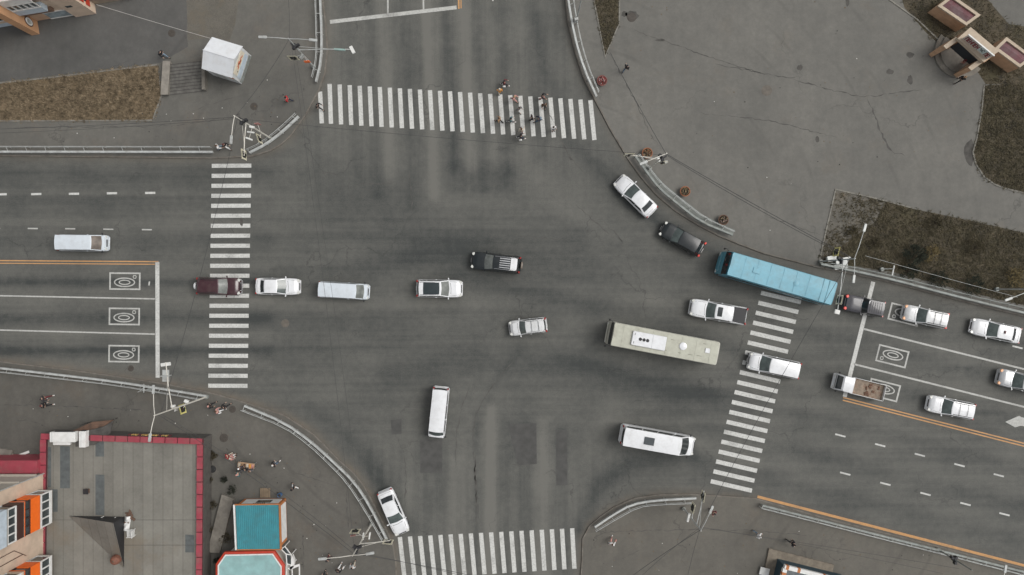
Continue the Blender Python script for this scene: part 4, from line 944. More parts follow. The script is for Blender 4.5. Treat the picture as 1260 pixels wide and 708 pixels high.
cable('black cable across the southern crosswalk between two masts', tp(MF, .3), P(640, 722, 7.5), .4, .03)
cable('second black cable across the southern crosswalk, a little lower', tp(MF, .7), P(640, 728, 7.0), .5, .024)
cable('black cable over the southwest pavement passing the teal kiosk', tp(ME, .4), tp(MF, .2), .8, .03)
cable('thinner black cable over the southwest pavement beside its longer neighbour', tp(ME, .9), tp(MF, .9), 1.3, .024)
cable('black cable from the southeast mast to the bottom edge, left of two', tp(MG), P(752, 728, 7.4), .3, .034)
cable('black cable from the southeast mast to the bottom edge, middle of three', tp(MG, .5), P(770, 728, 6.9), .5, .022)
cable('black cable from the southeast mast straight down to the bottom edge', tp(MG, .2), P(842, 730, 7.0), .3, .026)
cable('black cable running right from the southeast mast above the kiosk apron', tp(MG, .7), P(1180, 700, 6.0), .4, .02)
cable('second dark cable running right from the southeast mast, nearer the kiosk apron', tp(MG, 1.1), P(1160, 706, 5.4), .6, .018)
cable('pale wire along the dark shrubs on the eastern verge', P(1065, 315, 5.5), P(1252, 366, 5.5), .2, .022, GALV)
cable('black cable from the northern mast to the top edge', tp(MB_, .2), P(353, -20, 8.5), .3, .02)
cable('dark cable along the northwest pavement above the long guardrail', tp(MA, .3), P(-30, 160, 8.5), .5, .026)
cable('second dark cable along the northwest pavement, closer to the guardrail', tp(MA, .8), P(-30, 165, 7.8), .7, .018)
cable('pale wire between the peach building and the white kiosk', P(119, 6, 4.2), P(261, 48, 3.4), .12, .03, CABLE_W)

# ================================================================== planters, manholes
TERRA = mat('red_planter_shell', (.20, .065, .055), .75, var=.2, dirt=(.1, .08, .07), dirt_amt=.4); TERRO = mat('orange_planter_shell', (.30, .12, .055), .75, var=.2, dirt=(.1, .08, .06), dirt_amt=.4); TERRB = mat('brown_planter_shell', (.13, .075, .05), .8, var=.2)
SOIL = mat('planter_soil', (.03, .023, .017), .95, var=.3, scale=6); STRAW = mat('dry_straw_leaf', (.42, .32, .19), .8); REDL = mat('red_leaf', (.36, .06, .06), .8); OLIVE = mat('dull_green_leaf', (.10, .09, .04), .8); WHITEL = mat('pale_pink_petals', (.55, .40, .38), .8)
def planter(label, px, shell, leaves, r=.50):
    p = P(*px, .4); t = thing('flower_planter', label, 'planter', (p.x, p.y, .12), random.uniform(0, 3), 'round planters along the northeast plaza')
    MB().lathe((0, 0, 0), [(r * .55, 0), (r * .62, .06), (r * .8, .22), (r * 1.0, .42), (r * 1.05, .52), (r * .92, .54), (r * .86, .45), (.02, .43)], 22).build('bowl', shell, t, smooth=40)
    MB().lathe((0, 0, .40), [(r * .84, 0), (r * .8, .06), (r * .4, .09), (.02, .10)], 18).build('soil', SOIL, t, smooth=40)
    fm = MB()
    for _ in range(110):
        a = random.uniform(0, 6.28); rr = r * .75 * math.sqrt(random.random()); c = Vector((rr * math.cos(a), rr * math.sin(a), .48 + random.uniform(0, .22)))
        u = Vector((random.gauss(0, 1), random.gauss(0, 1), random.gauss(0, .5))).normalized(); w = u.orthogonal().normalized(); s = random.uniform(.04, .11)
        fm.add([c - u * s, c + w * s * .4, c + u * s, c - w * s * .4], [(0, 1, 2, 3)], random.randrange(len(leaves)))
    fm.build('flowers', leaves, t)
planter('red round planter with pinkish flowers beside the curved northern guardrail', (740.5, 100), TERRA, [REDL, REDL, WHITEL, TERRA], .52)
planter('orange round planter under the mast arm', (796, 189), TERRO, [TERRO, STRAW, OLIVE], .54)
planter('brown planter with straw coloured plants and an orange rim, middle of the curved guardrail', (842.5, 236), TERRO, [STRAW, OLIVE, SOIL], .52)
planter('dark planter with pale dry leaves at the end of the curved guardrail', (889.5, 271), TERRB, [STRAW, WHITEL, SOIL, OLIVE], .52)
IRON = mat('rusty_iron', (.075, .065, .055), .7, .3, .2, 4); IRON_T = mat('tan_cover', (.125, .110, .092), .8, var=.2)
def manhole(label, px, z, r=.32, m=IRON):
    p = P(*px, 0); t = thing('manhole_cover', label, 'manhole cover', (p.x, p.y, z), 0, 'manhole covers')
    MB().lathe((0, 0, 0), [(r * 1.25, -.02), (r * 1.25, .006), (r * 1.02, .008), (r * 1.02, -.01)], 26).build('frame', m, t)
    c = MB().lathe((0, 0, 0), [(r * .98, -.02), (r * .98, .008), (r * .9, .012), (r * .55, .008), (r * .5, .013), (r * .2, .009), (.02, .012)], 24); c.build('lid', m, t)
manhole('dark manhole cover on the northwest service lane', (212, 41.5), .125)
manhole('dark manhole cover on the northwest pavement near the white kiosk', (313, 131.5), .122)
manhole('manhole cover in the roadway behind the white sedan and minivan', (351, 398), .003, .34, IRON_T)
manhole('dark manhole cover beside the corner of the red rimmed roof', (276, 538.8), .122, .36)
manhole('dark manhole cover near the pedestrians at the southwest guardrail gap', (286.5, 503.5), .122, .3)
manhole('tan manhole cover in the middle of the northeast plaza', (943, 112), .122, .45, IRON_T)
manhole('small manhole cover on the western road near the guardrail', (161, 453.5), .003, .26)
manhole('dark patched cover on the upper northeast plaza', (777, 22), .122, .4)
DARKP = mat('dark_tar_patch', (.075, .071, .064), .95, var=.3, local=False)
st = MB()
for cx, cy, rx, ry in ((777, 20, 9, 7), (768, 18, 4, 4), (1005, 172, 3, 4), (984, 84, 4, 4), (1094, 89, 5, 4), (1119, 68, 5, 4), (1193, 188, 9, 16), (1042, 3, 2.5, 6), (812, 50, 7, 1.8), (1119, 99, 4, 6), (297, 273.5, 2.2, 5.5)):
    n = 14; st.add([P(cx + rx * math.cos(6.283 * k / n) * random.uniform(.7, 1.1), cy + ry * math.sin(6.283 * k / n) * random.uniform(.7, 1.1)) + Vector((0, 0, .1235 if cx > 300 else .009)) for k in range(n)], [tuple(range(n))])
struct(st, 'tar_stains', DARKP)

# ================================================================== shrubs on the eastern verge
LEAF_D = blade_mat('dark_needle_leaves', (.014, .018, .012), (.040, .046, .028)); LEAF_Y = blade_mat('yellow_dry_leaves', (.10, .075, .03), (.22, .17, .08)); LEAF_O = blade_mat('olive_shrub_leaves', (.04, .034, .018), (.095, .078, .042)); TWIG = mat('shrub_twig', (.07, .055, .04), .9)
def shrub(label, px, r, h, m, n=420, z0=.13):
    p = P(*px, h * .6); o = Vector((p.x, p.y, z0)); t = thing('shrub', label, 'shrub', o, 0, 'shrubs on the eastern verge')
    s = MB(); lobes = []
    for k in range(9):
        a = k * .9 + random.uniform(-.3, .3); rr = r * random.uniform(.35, .85); e = Vector((rr * math.cos(a), rr * math.sin(a), h * random.uniform(.45, .95)))
        s.tube([(0, 0, -.03), e * .5 + Vector((0, 0, h * .12)), e], .03, 5, r1=.008); lobes.append((e, r * random.uniform(.28, .5)))
    s.build('stems', TWIG, t)
    f = MB()
    for _ in range(n):
        e, q = random.choice(lobes); d = Vector((random.gauss(0, 1), random.gauss(0, 1), random.gauss(0, .8))).normalized() * q * random.random() ** .4; c = e + d; c.z = max(.05, c.z)
        u = Vector((random.gauss(0, 1), random.gauss(0, 1), random.gauss(0, .6))).normalized(); w = u.orthogonal().normalized(); sz = random.uniform(.06, .14)
        f.add([c - u * sz, c + w * sz * .45, c + u * sz, c - w * sz * .45], [(0, 1, 2, 3)])
    f.build('leaves', m, t)
shrub('dark evergreen shrub left of the yellow shrub', (1124, 314), 1.15, 1.5, LEAF_D, 700)
shrub('yellowish dry shrub right of the dark evergreen', (1144, 312), .95, 1.2, LEAF_Y, 360)
shrub('yellowish dry shrub at the right edge of the verge', (1247, 343), 1.1, 1.2, LEAF_Y, 380)
shrub('small olive shrub near the left tip of the verge', (1048, 286), .6, .6, LEAF_O, 220)
shrub('low dark shrub along the guardrail below the evergreen', (1118, 334), .9, .8, LEAF_D, 380)
shrub('low dark shrub along the guardrail, second from the evergreen', (1153, 343), 1.0, .9, LEAF_D, 400)
shrub('low dark shrub along the guardrail near the right lamp mast', (1195, 350), 1.1, .9, LEAF_D, 420)
shrub('olive shrub on the upper edge of the verge', (1150, 274), .9, .8, LEAF_O, 320)
shrub('olive shrub in the middle of the verge', (1200, 305), 1.0, .8, LEAF_O, 340)
shrub('small olive shrub under the upper lamp arm', (1075, 300), .7, .6, LEAF_O, 240)
# ================================================================== people
SKIN = mat('skin', (.46, .30, .22), .6); EYE = mat('eye_dark', (.02, .015, .012), .3)
def skin_mesh(name, verts, edges, sub=1):
    """verts: [(pos, radius)], grows one continuous surface over the skeleton"""
    me = bpy.data.meshes.new(name); bm = bmesh.new(); lay = bm.verts.layers.skin.verify(); bv = []
    for i, (p, r) in enumerate(verts):
        v = bm.verts.new(p); rr = r if isinstance(r, tuple) else (r, r); v[lay].radius = rr; v[lay].use_root = (i == 0); bv.append(v)
    for a, b in edges: bm.edges.new((bv[a], bv[b]))
    bm.to_mesh(me); bm.free()
    ob = bpy.data.objects.new(name, me); COL.objects.link(ob)
    ob.modifiers.new('s', 'SKIN').use_smooth_shade = True
    sd = ob.modifiers.new('d', 'SUBSURF'); sd.levels = sub; sd.render_levels = sub
    dg = bpy.context.evaluated_depsgraph_get(); dg.update()
    out = bpy.data.meshes.new_from_object(ob.evaluated_get(dg), depsgraph=dg); out.name = name
    bpy.data.objects.remove(ob); bpy.data.meshes.remove(me)
    out.materials.clear()
    return out
def pose(stride, lean, arm_l, arm_r, elbow):
    """joints of a 1.72 m walker facing +x; arm angles in degrees forward"""
    hipz = .92 - abs(stride) * .10; j = {}
    j['pelvis'] = Vector((0, 0, hipz)); j['waist'] = Vector((lean * .2, 0, hipz + .16)); j['chest'] = Vector((lean * .6, 0, hipz + .40)); j['neck'] = Vector((lean * .9, 0, hipz + .55)); j['head'] = Vector((lean + .015, 0, hipz + .66)); j['crown'] = Vector((lean + .02, 0, hipz + .76))
    for s, sd in ((1, 'l'), (-1, 'r')):
        f = stride * s; j['hip' + sd] = Vector((0, s * .095, hipz - .05))
        foot = Vector((f * .36, s * .09, .085 + (.05 if f < 0 else 0))); knee = (j['hip' + sd] + foot) / 2 + Vector((.05 + .04 * abs(f), 0, .01))
        j['knee' + sd] = knee; j['ankle' + sd] = foot; j['toe' + sd] = foot + Vector((.17, s * .02, -.05 if f >= 0 else -.055))
        a = R(arm_l if s > 0 else arm_r); sh = j['chest'] + Vector((0, s * .185, .07)); j['sh' + sd] = sh
        el = sh + Vector((math.sin(a) * .28, s * .05, -math.cos(a) * .28)); b = a + R(elbow); j['el' + sd] = el
        wr = el + Vector((math.sin(b) * .25, -s * .005, -math.cos(b) * .25)); j['wr' + sd] = wr
    return j
def body_mesh(j):
    V = []; E = []; idx = {}
    def add(n, r, par=None): idx[n] = len(V); V.append((j[n], r)); E.append((idx[par], idx[n])) if par else None
    add('pelvis', (.125, .105)); add('waist', (.125, .10), 'pelvis'); add('chest', (.155, .11), 'waist'); add('neck', .055, 'chest'); add('head', (.078, .092), 'neck'); add('crown', (.066, .078), 'head')
    for sd in 'lr':
        add('hip' + sd, .085, 'pelvis'); add('knee' + sd, .055, 'hip' + sd); add('ankle' + sd, .038, 'knee' + sd); add('toe' + sd, .035, 'ankle' + sd)
        add('sh' + sd, .06, 'chest'); add('el' + sd, .042, 'sh' + sd); add('wr' + sd, .028, 'el' + sd)
    me = skin_mesh('body', V, E, 1); me.materials.append(SKIN); me.materials.append(EYE)
    mb = MB(); n0 = len(me.vertices)
    for p in me.vertices: mb.v.append(p.co.copy())
    for p in me.polygons: mb.f.append(list(p.vertices)); mb.mi.append(0)
    h = j['head']; mb.add([h + Vector((.085, 0, .03)), h + Vector((.085, -.017, -.02)), h + Vector((.085, .017, -.02)), h + Vector((.118, 0, -.018)), h + Vector((.06, 0, 0))], [(0, 1, 3), (0, 3, 2), (1, 2, 3), (0, 4, 1), (0, 2, 4), (1, 4, 2)])
    for s in (-1, 1):
        mb.lathe(h + Vector((.080, s * .032, .028)), [(.004, -.008), (.011, -.003), (.011, .004), (.003, .008)], 8, mi=1, axis='X')
        mb.lathe(h + Vector((-.005, s * .083, .0)), [(.012, -.010), (.030, -.004), (.028, .006), (.010, .010)], 8, axis='Y')
    mb.box(h + Vector((.084, 0, -.052)), (.012, .044, .01), mi=1)
    for s, sd in ((1, 'l'), (-1, 'r')):      # hands: palm, four curled fingers, a thumb from the side of the palm
        w = j['wr' + sd]; d = (w - j['el' + sd]).normalized(); fwd = Vector((1, 0, 0)) - d * d.x; fwd.normalize(); inn = d.cross(fwd) * (1 if d.cross(fwd).y * s < 0 else -1)
        mb.tube([w - d * .02, w + d * .04, w + d * .085], .030, 8, r1=.034)
        for k in range(4):
            b = w + d * .075 + fwd * (.030 - .020 * k); l = (.070, .080, .074, .056)[k]
            mb.tube([b, b + d * l * .5 + inn * .006, b + d * l * .8 + inn * .022, b + d * l * .9 + inn * .042], .0095, 6, r1=.006)
        b = w + d * .025 + fwd * .024; mb.tube([b, b + fwd * .026 + d * .03, b + fwd * .030 + d * .06 + inn * .012], .011, 6, r1=.008)
    return mb.mesh('body', [SKIN, EYE], None, 70)
def jacket_mesh(j, long=False):
    V = [(j['chest'], (.185, .135)), (j['waist'], (.16, .125)), (j['pelvis'] + Vector((0, 0, .02)), (.165, .13)), (j['chest'] + Vector((.01, 0, .10)), (.10, .09))]; E = [(0, 1), (1, 2), (0, 3)]
    if long: V.append((j['pelvis'] - Vector((0, 0, .28)), (.19, .16))); E.append((2, 4))
    for sd in 'lr':
        b = len(V); V += [(j['sh' + sd], .078), (j['el' + sd], .060), (j['wr' + sd] - (j['wr' + sd] - j['el' + sd]) * .12, .045)]; E += [(0, b), (b, b + 1), (b + 1, b + 2)]
    return skin_mesh('jacket', V, E, 1)
def trouser_mesh(j):
    V = [(j['pelvis'], (.14, .12)), (j['pelvis'] + Vector((0, 0, .08)), (.135, .115))]; E = [(0, 1)]
    for sd in 'lr':
        b = len(V); V += [(j['hip' + sd], .098), (j['knee' + sd], .070), (j['ankle' + sd] + Vector((0, 0, .02)), .052)]; E += [(0, b), (b, b + 1), (b + 1, b + 2)]
    return skin_mesh('trousers', V, E, 1)
def shoe_mesh(j):
    out = []
    for sd in 'lr':
        mb = MB(); a, tt = j['ankle' + sd], j['toe' + sd]; c = (a + tt) / 2 + Vector((-.015, 0, -.02)); mb.box(c, (.27, .095, .085), 0, bev=.035)
        out.append(mb.mesh('shoe', BLACK, None, 50))
    return out
def hair_mesh(j, long=False):
    h = j['head'] + Vector((-.012, 0, .045)); mb = MB()
    mb.grid(lambda u, v: h + Vector((.098 * math.cos(u * 2 * math.pi) * math.sin(R(8 + 92 * v)) - .012 * v, .089 * math.sin(u * 2 * math.pi) * math.sin(R(8 + 92 * v)), .098 * math.cos(R(8 + 92 * v)) + (.05 * math.cos(u * 2 * math.pi) * v - (.05 if not long else .05) * v))), 16, 6)
    if long: mb.tube([h + Vector((-.06, 0, .0)), h + Vector((-.09, 0, -.10)), h + Vector((-.085, 0, -.24))], .075, 10, r1=.045)
    mb.lathe(h, [(.01, .099), (.05, .097)], 10)
    return mb.mesh('hair', [BLACK], None, 70)
POSES = [pose(.95, .05, -22, 25, 22), pose(-.95, .05, 24, -20, 25), pose(.5, .03, -12, 12, 40), pose(-.55, .04, 10, -14, 15), pose(.08, .02, 4, -3, 30), pose(.7, .06, 30, 28, 60)]
KIT = [dict(body=body_mesh(j), jacket=jacket_mesh(j), coat=jacket_mesh(j, True), trousers=trouser_mesh(j), shoes=shoe_mesh(j), hair=hair_mesh(j), longhair=hair_mesh(j, True)) for j in POSES]
for k in KIT:
    for n in ('jacket', 'coat', 'trousers'): k[n].materials.append(BLACK)
CL = {}
PALET = dict(black=(.012, .012, .014), dark=(.03, .028, .032), navy=(.016, .022, .042), jeans=(.075, .115, .17), lightjeans=(.17, .23, .29), grey=(.12, .12, .125), white=(.70, .70, .69), cream=(.55, .49, .40), red=(.38, .025, .03), maroon=(.12, .02, .025), orange=(.62, .27, .05), pink=(.50, .26, .23), brown=(.09, .05, .03), tan=(.32, .2, .11), teal=(.05, .12, .13), blond=(.40, .27, .12), blue=(.05, .12, .25))
def cl(n):
    if n not in CL: CL[n] = mat('cloth_' + n, PALET[n], .85, var=.2, scale=5)
    return CL[n]
def person(label, px, heading, ps, top, legs, hair='dark', coat=False, longhair=False, shoes='black', bag=None, z0=.12, scale=1.0, group='pedestrians'):
    p = P(*px, .9 + z0); t = thing('person', label, 'person', (p.x, p.y, z0), R(heading), group); t.scale = (scale * 1.07,) * 3
    k = KIT[ps]
    def part(nm, me, m=None):
        o = bpy.data.objects.new(nm, me); COL.objects.link(o); o.parent = t
        if m is not None: o.material_slots[0].link = 'OBJECT'; o.material_slots[0].material = m
        return o
    part('body', k['body']); part('coat' if coat else 'jacket', k['coat'] if coat else k['jacket'], cl(top)); part('trousers', k['trousers'], cl(legs)); [part('shoe', q, cl(shoes)) for q in k['shoes']]; part('hair', k['longhair'] if longhair else k['hair'], cl(hair))
    if bag:
        j = POSES[ps]
        if bag[0] == 'pack': MB().box(j['chest'] + Vector((-.20, 0, -.03)), (.17, .30, .40), bev=.06).build('backpack', cl(bag[1]), t, smooth=50)
        else:
            w = j['wrr'] + Vector((.02, -.06, -.28)); b = MB().box(w, (.30, .13, .30), bev=.04).build('bag', cl(bag[1]), t, smooth=50); MB().tube([w + Vector((-.07, 0, .14)), w + Vector((-.04, .03, .24)), w + Vector((.04, .03, .24)), w + Vector((.07, 0, .14))], .012, 5).build('handle', cl(bag[1]), b)
    return t
GX = 'people on the northern crosswalk'
for a in (
    ('person in black jacket and pale jeans above the concrete bench', (199, 66.5), -35, 0, 'black', 'lightjeans', 'dark'),
    ('person in white top walking beside a dark dressed companion at the guardrail end', (268.5, 181), 20, 0, 'white', 'lightjeans', 'brown', False, True),
    ('person in black jacket with white trousers beside the companion in white top', (277, 179), -35, 1, 'black', 'white', 'maroon'),
    ('person in a red jacket crossing the empty northwest pavement', (354, 122.5), 170, 0, 'red', 'navy', 'black'),
    ('person all in black stepping onto the shortest stripe of the northern crosswalk', (391.5, 130.5), -25, 1, 'black', 'dark', 'black'),
): person(*a)
for a in (
    ('person in dark maroon with a white bag, above the orange jacket on the northern crosswalk', (620.5, 102), 0, 1, 'maroon', 'dark', 'dark', False, True, 'white', ('bag', 'white')),
    ('person in a bright orange jacket at the upper end of a crosswalk stripe', (614.8, 112.5), 100, 3, 'orange', 'cream', 'cream', True),
    ('person in faded pink between two stripes at the top of the crosswalk', (632.5, 121), -20, 1, 'pink', 'pink', 'blond', True),
    ('person in grey white top with dark hair halfway down a crosswalk stripe', (638.8, 134.5), -45, 3, 'grey', 'white', 'black'),
    ('person in an orange brown top and black legs, lower left of the crosswalk group', (614.5, 148), 150, 0, 'tan', 'black', 'brown'),
    ('person in dark teal with pale shoes right of the orange brown top', (628.3, 148), 10, 1, 'teal', 'grey', 'dark', False, False, 'white'),
    ('person in cream top, lowest group of the northern crosswalk', (641.5, 161), 80, 0, 'cream', 'maroon', 'brown', False, True),
    ('person in black with white shoes striding below the crosswalk stripes', (640.5, 168), 5, 1, 'dark', 'navy', 'black', False, False, 'white', ('bag', 'white')),
    ('person in black coat on the stripe left of the navy jacket', (653.8, 145.3), 0, 2, 'black', 'dark', 'black', True),
    ('person in navy with a bluish back bag on the crosswalk', (663, 147), 185, 0, 'navy', 'jeans', 'dark', False, False, 'black', ('pack', 'lightjeans')),
    ('person in black with pink bare legs at the upper right of the crosswalk group', (667, 119), -10, 5, 'black', 'pink', 'black'),
    ('person in blackish brown coat below the black jacket with pink legs', (669.3, 129.5), -80, 2, 'brown', 'black', 'dark', True),
    ('person in white with black hair, lone figure right of the crosswalk group', (680.8, 158.3), -60, 4, 'white', 'grey', 'black'),
): person(*a, z0=.008, group=GX)
for a in (
    ('person in black jacket and blue jeans right of the red planter', (770.5, 84), 60, 1, 'black', 'jeans', 'dark'),
    ('person in black below the round stage of the peach gate', (1183, 97.5), 35, 0, 'black', 'black', 'tan', False, True),
    ('person in dark red sitting on the round stage of the peach gate', (1187.5, 75.5), -100, 4, 'maroon', 'pink', 'dark'),
    ('person in dark clothes with maroon legs, upper of the pair on the southwest pavement', (54.5, 490.5), 10, 0, 'dark', 'maroon', 'dark', False, False, 'white'),
    ('person in black with white shoes, lower of the southwest pavement pair', (54.5, 498.5), 5, 1, 'black', 'black', 'maroon', False, False, 'white'),
    ('person all in black at the guardrail gap, left of the pink top', (258.5, 499.5), 25, 0, 'black', 'black', 'pink'),
    ('person with pink top and white bag at the guardrail gap', (268, 505.5), 15, 1, 'pink', 'white', 'brown', False, True, 'white', ('bag', 'white')),
    ('person in black coat at the guardrail gap, right of the pink top', (276, 500.8), 40, 1, 'black', 'black', 'black', True),
    ('person in a bright red jacket left of the tan market table', (281.5, 561), 200, 2, 'red', 'cream', 'maroon'),
    ('person in pale pink coat standing close behind the red jacket', (286, 562.5), 20, 4, 'pink', 'white', 'cream', True),
    ('person in black with a white cap at the left end of the tan market table', (296.5, 574.8), -60, 4, 'navy', 'dark', 'white'),
    ('person in dark clothes in the middle behind the tan market table', (303, 577), 90, 4, 'black', 'maroon', 'dark', True),
    ('person in grey at the right end of the tan market table', (309.5, 578.5), 100, 4, 'grey', 'dark', 'brown', True),
    ('person in teal crouching beside a pale bag below the market table', (294.5, 582.5), -160, 2, 'teal', 'grey', 'pink'),
    ('person in blue jeans with a white cap between market table and curved guardrail', (337.5, 571.3), 40, 3, 'black', 'jeans', 'white', False, False, 'white'),
    ('person in black jacket and pale jeans right of the blue bin', (361.3, 600.8), 130, 0, 'black', 'white', 'black'),
    ('person in maroon and black under the left lamp of the southwest cross arm', (404.5, 688.3), 110, 2, 'dark', 'maroon', 'dark'),
    ('person in black with white trousers, between the cross arm lamps at the bottom', (416.5, 701.8), 60, 0, 'black', 'white', 'dark', False, False, 'white', ('bag', 'white')),
    ('person in white coat with black hair below the right lamp of the cross arm', (434.3, 697), 95, 3, 'white', 'cream', 'black', True),
    ('person in pale grey with a pink bag left on the southeast pavement', (752.3, 668.3), 55, 0, 'white', 'pink', 'brown', False, False, 'white', ('bag', 'pink')),
    ('person in maroon jacket under the southeast lamp arm', (877.5, 630), -60, 2, 'maroon', 'pink', 'dark'),
    ('person in white jacket and pale jeans near the kiosk apron', (932.5, 658.3), -20, 1, 'white', 'lightjeans', 'white'),
    ('person all in black above the concrete kiosk apron', (974.5, 667.8), -30, 0, 'black', 'black', 'black', False, False, 'black', ('bag', 'grey')),
    ('person in black at the bottom edge near the cross arm lamps', (399, 709), 80, 2, 'black', 'dark', 'black'),
): person(*a)
# ================================================================== buildings
RASP = mat('raspberry_cap', (.30, .045, .065), .65, var=.15, scale=1.2, dirt=(.2, .12, .1), dirt_amt=.5, local=False); RASPD = mat('dark_red_wall', (.10, .022, .028), .8, local=False)
CONC = mat('old_concrete', (.19, .175, .15), .9, var=.25, scale=1.2, dirt=(.09, .08, .065), dirt_amt=.6, local=False); CONCD = mat('dark_concrete', (.075, .07, .064), .9, var=.25, dirt=(.04, .038, .034), dirt_amt=.6, local=False)
PEACH = mat('peach_plaster', (.50, .34, .235), .85, var=.08, scale=.8, dirt=(.30, .21, .15), dirt_amt=.5, local=False); PEACHL = mat('pale_peach_plaster', (.60, .47, .36), .85, var=.08, scale=.7, dirt=(.33, .26, .2), dirt_amt=.5, local=False); ORANGEP = mat('deep_peach_plaster', (.50, .28, .15), .85, var=.1, scale=.7, dirt=(.3, .19, .12), dirt_amt=.4, local=False)
CREAMW = mat('streaky_cream_wall', (.44, .40, .34), .85, var=.15, scale=1.0, dirt=(.25, .21, .17), dirt_amt=.7, local=False)
ORANGE = mat('bright_orange_panel', (.86, .15, .010), .55, var=.05, local=False); BROWNP = mat('dark_brown_panel', (.055, .022, .016), .6, local=False); PALEB = mat('pale_blue_panel', (.47, .54, .60), .6, local=False); WHITEP = mat('white_frame', (.70, .70, .68), .5, var=.06, dirt=(.4, .37, .32), dirt_amt=.4, local=False)
GLASSB = glass_mat('window_glass', (.045, .055, .058)); GLASSL = glass_mat('pale_window_glass', (.26, .31, .33), .15)
RUST = mat('rusty_sheet', (.13, .075, .05), .85, var=.3, scale=2, dirt=(.06, .04, .03), dirt_amt=.7, local=False)
def W2(px, py, z): p = P(px, py, z); return (p.x, p.y)
def roll_roof(name, base, ax, period, seed=0.):
    """bitumen sheets laid side by side, each with its own tone and a dark lap"""
    m = bpy.data.materials.new(name); t = NT(m); t.b.inputs['Roughness'].default_value = .9
    g = t.new('ShaderNodeNewGeometry'); s = t.new('ShaderNodeSeparateXYZ'); t.link(g.outputs['Position'], s.inputs[0])
    u = t.math('DIVIDE', s.outputs[ax], period); fl = t.math('FLOOR', u); fr = t.math('FRACT', u)
    wn = t.new('ShaderNodeTexWhiteNoise', noise_dimensions='1D'); t.link(t.math('ADD', fl, seed), wn.inputs['W'])
    sheet = t.ramp(wn.outputs['Value'], 0, 1, -.13, .13); lap = t.math('LESS_THAN', fr, .05)
    p = t.pos(); n = t.math('ADD', t.ramp(t.noise(p, .35, 6, .65), .3, .7, -.25, .25), t.ramp(t.noise(p, 4, 5, .7), .3, .7, -.12, .12))
    c = t.mix(t.math('ADD', t.math('ADD', sheet, n), .5, True), tuple(x * 1.35 for x in base), tuple(x * .66 for x in base))
    c = t.mix(t.math('MULTIPLY', lap, .55), c, tuple(x * .35 for x in base))
    c = t.mix(t.ramp(t.noise(p, .22, 5, .6), .56, .7, 0, .5), c, (base[0] * 1.0, base[1] * .82, base[2] * .66))
    t.color(c); return m
ROOF1 = roll_roof('grey_bitumen_sheets', (.185, .178, .155), 0, 1.02)

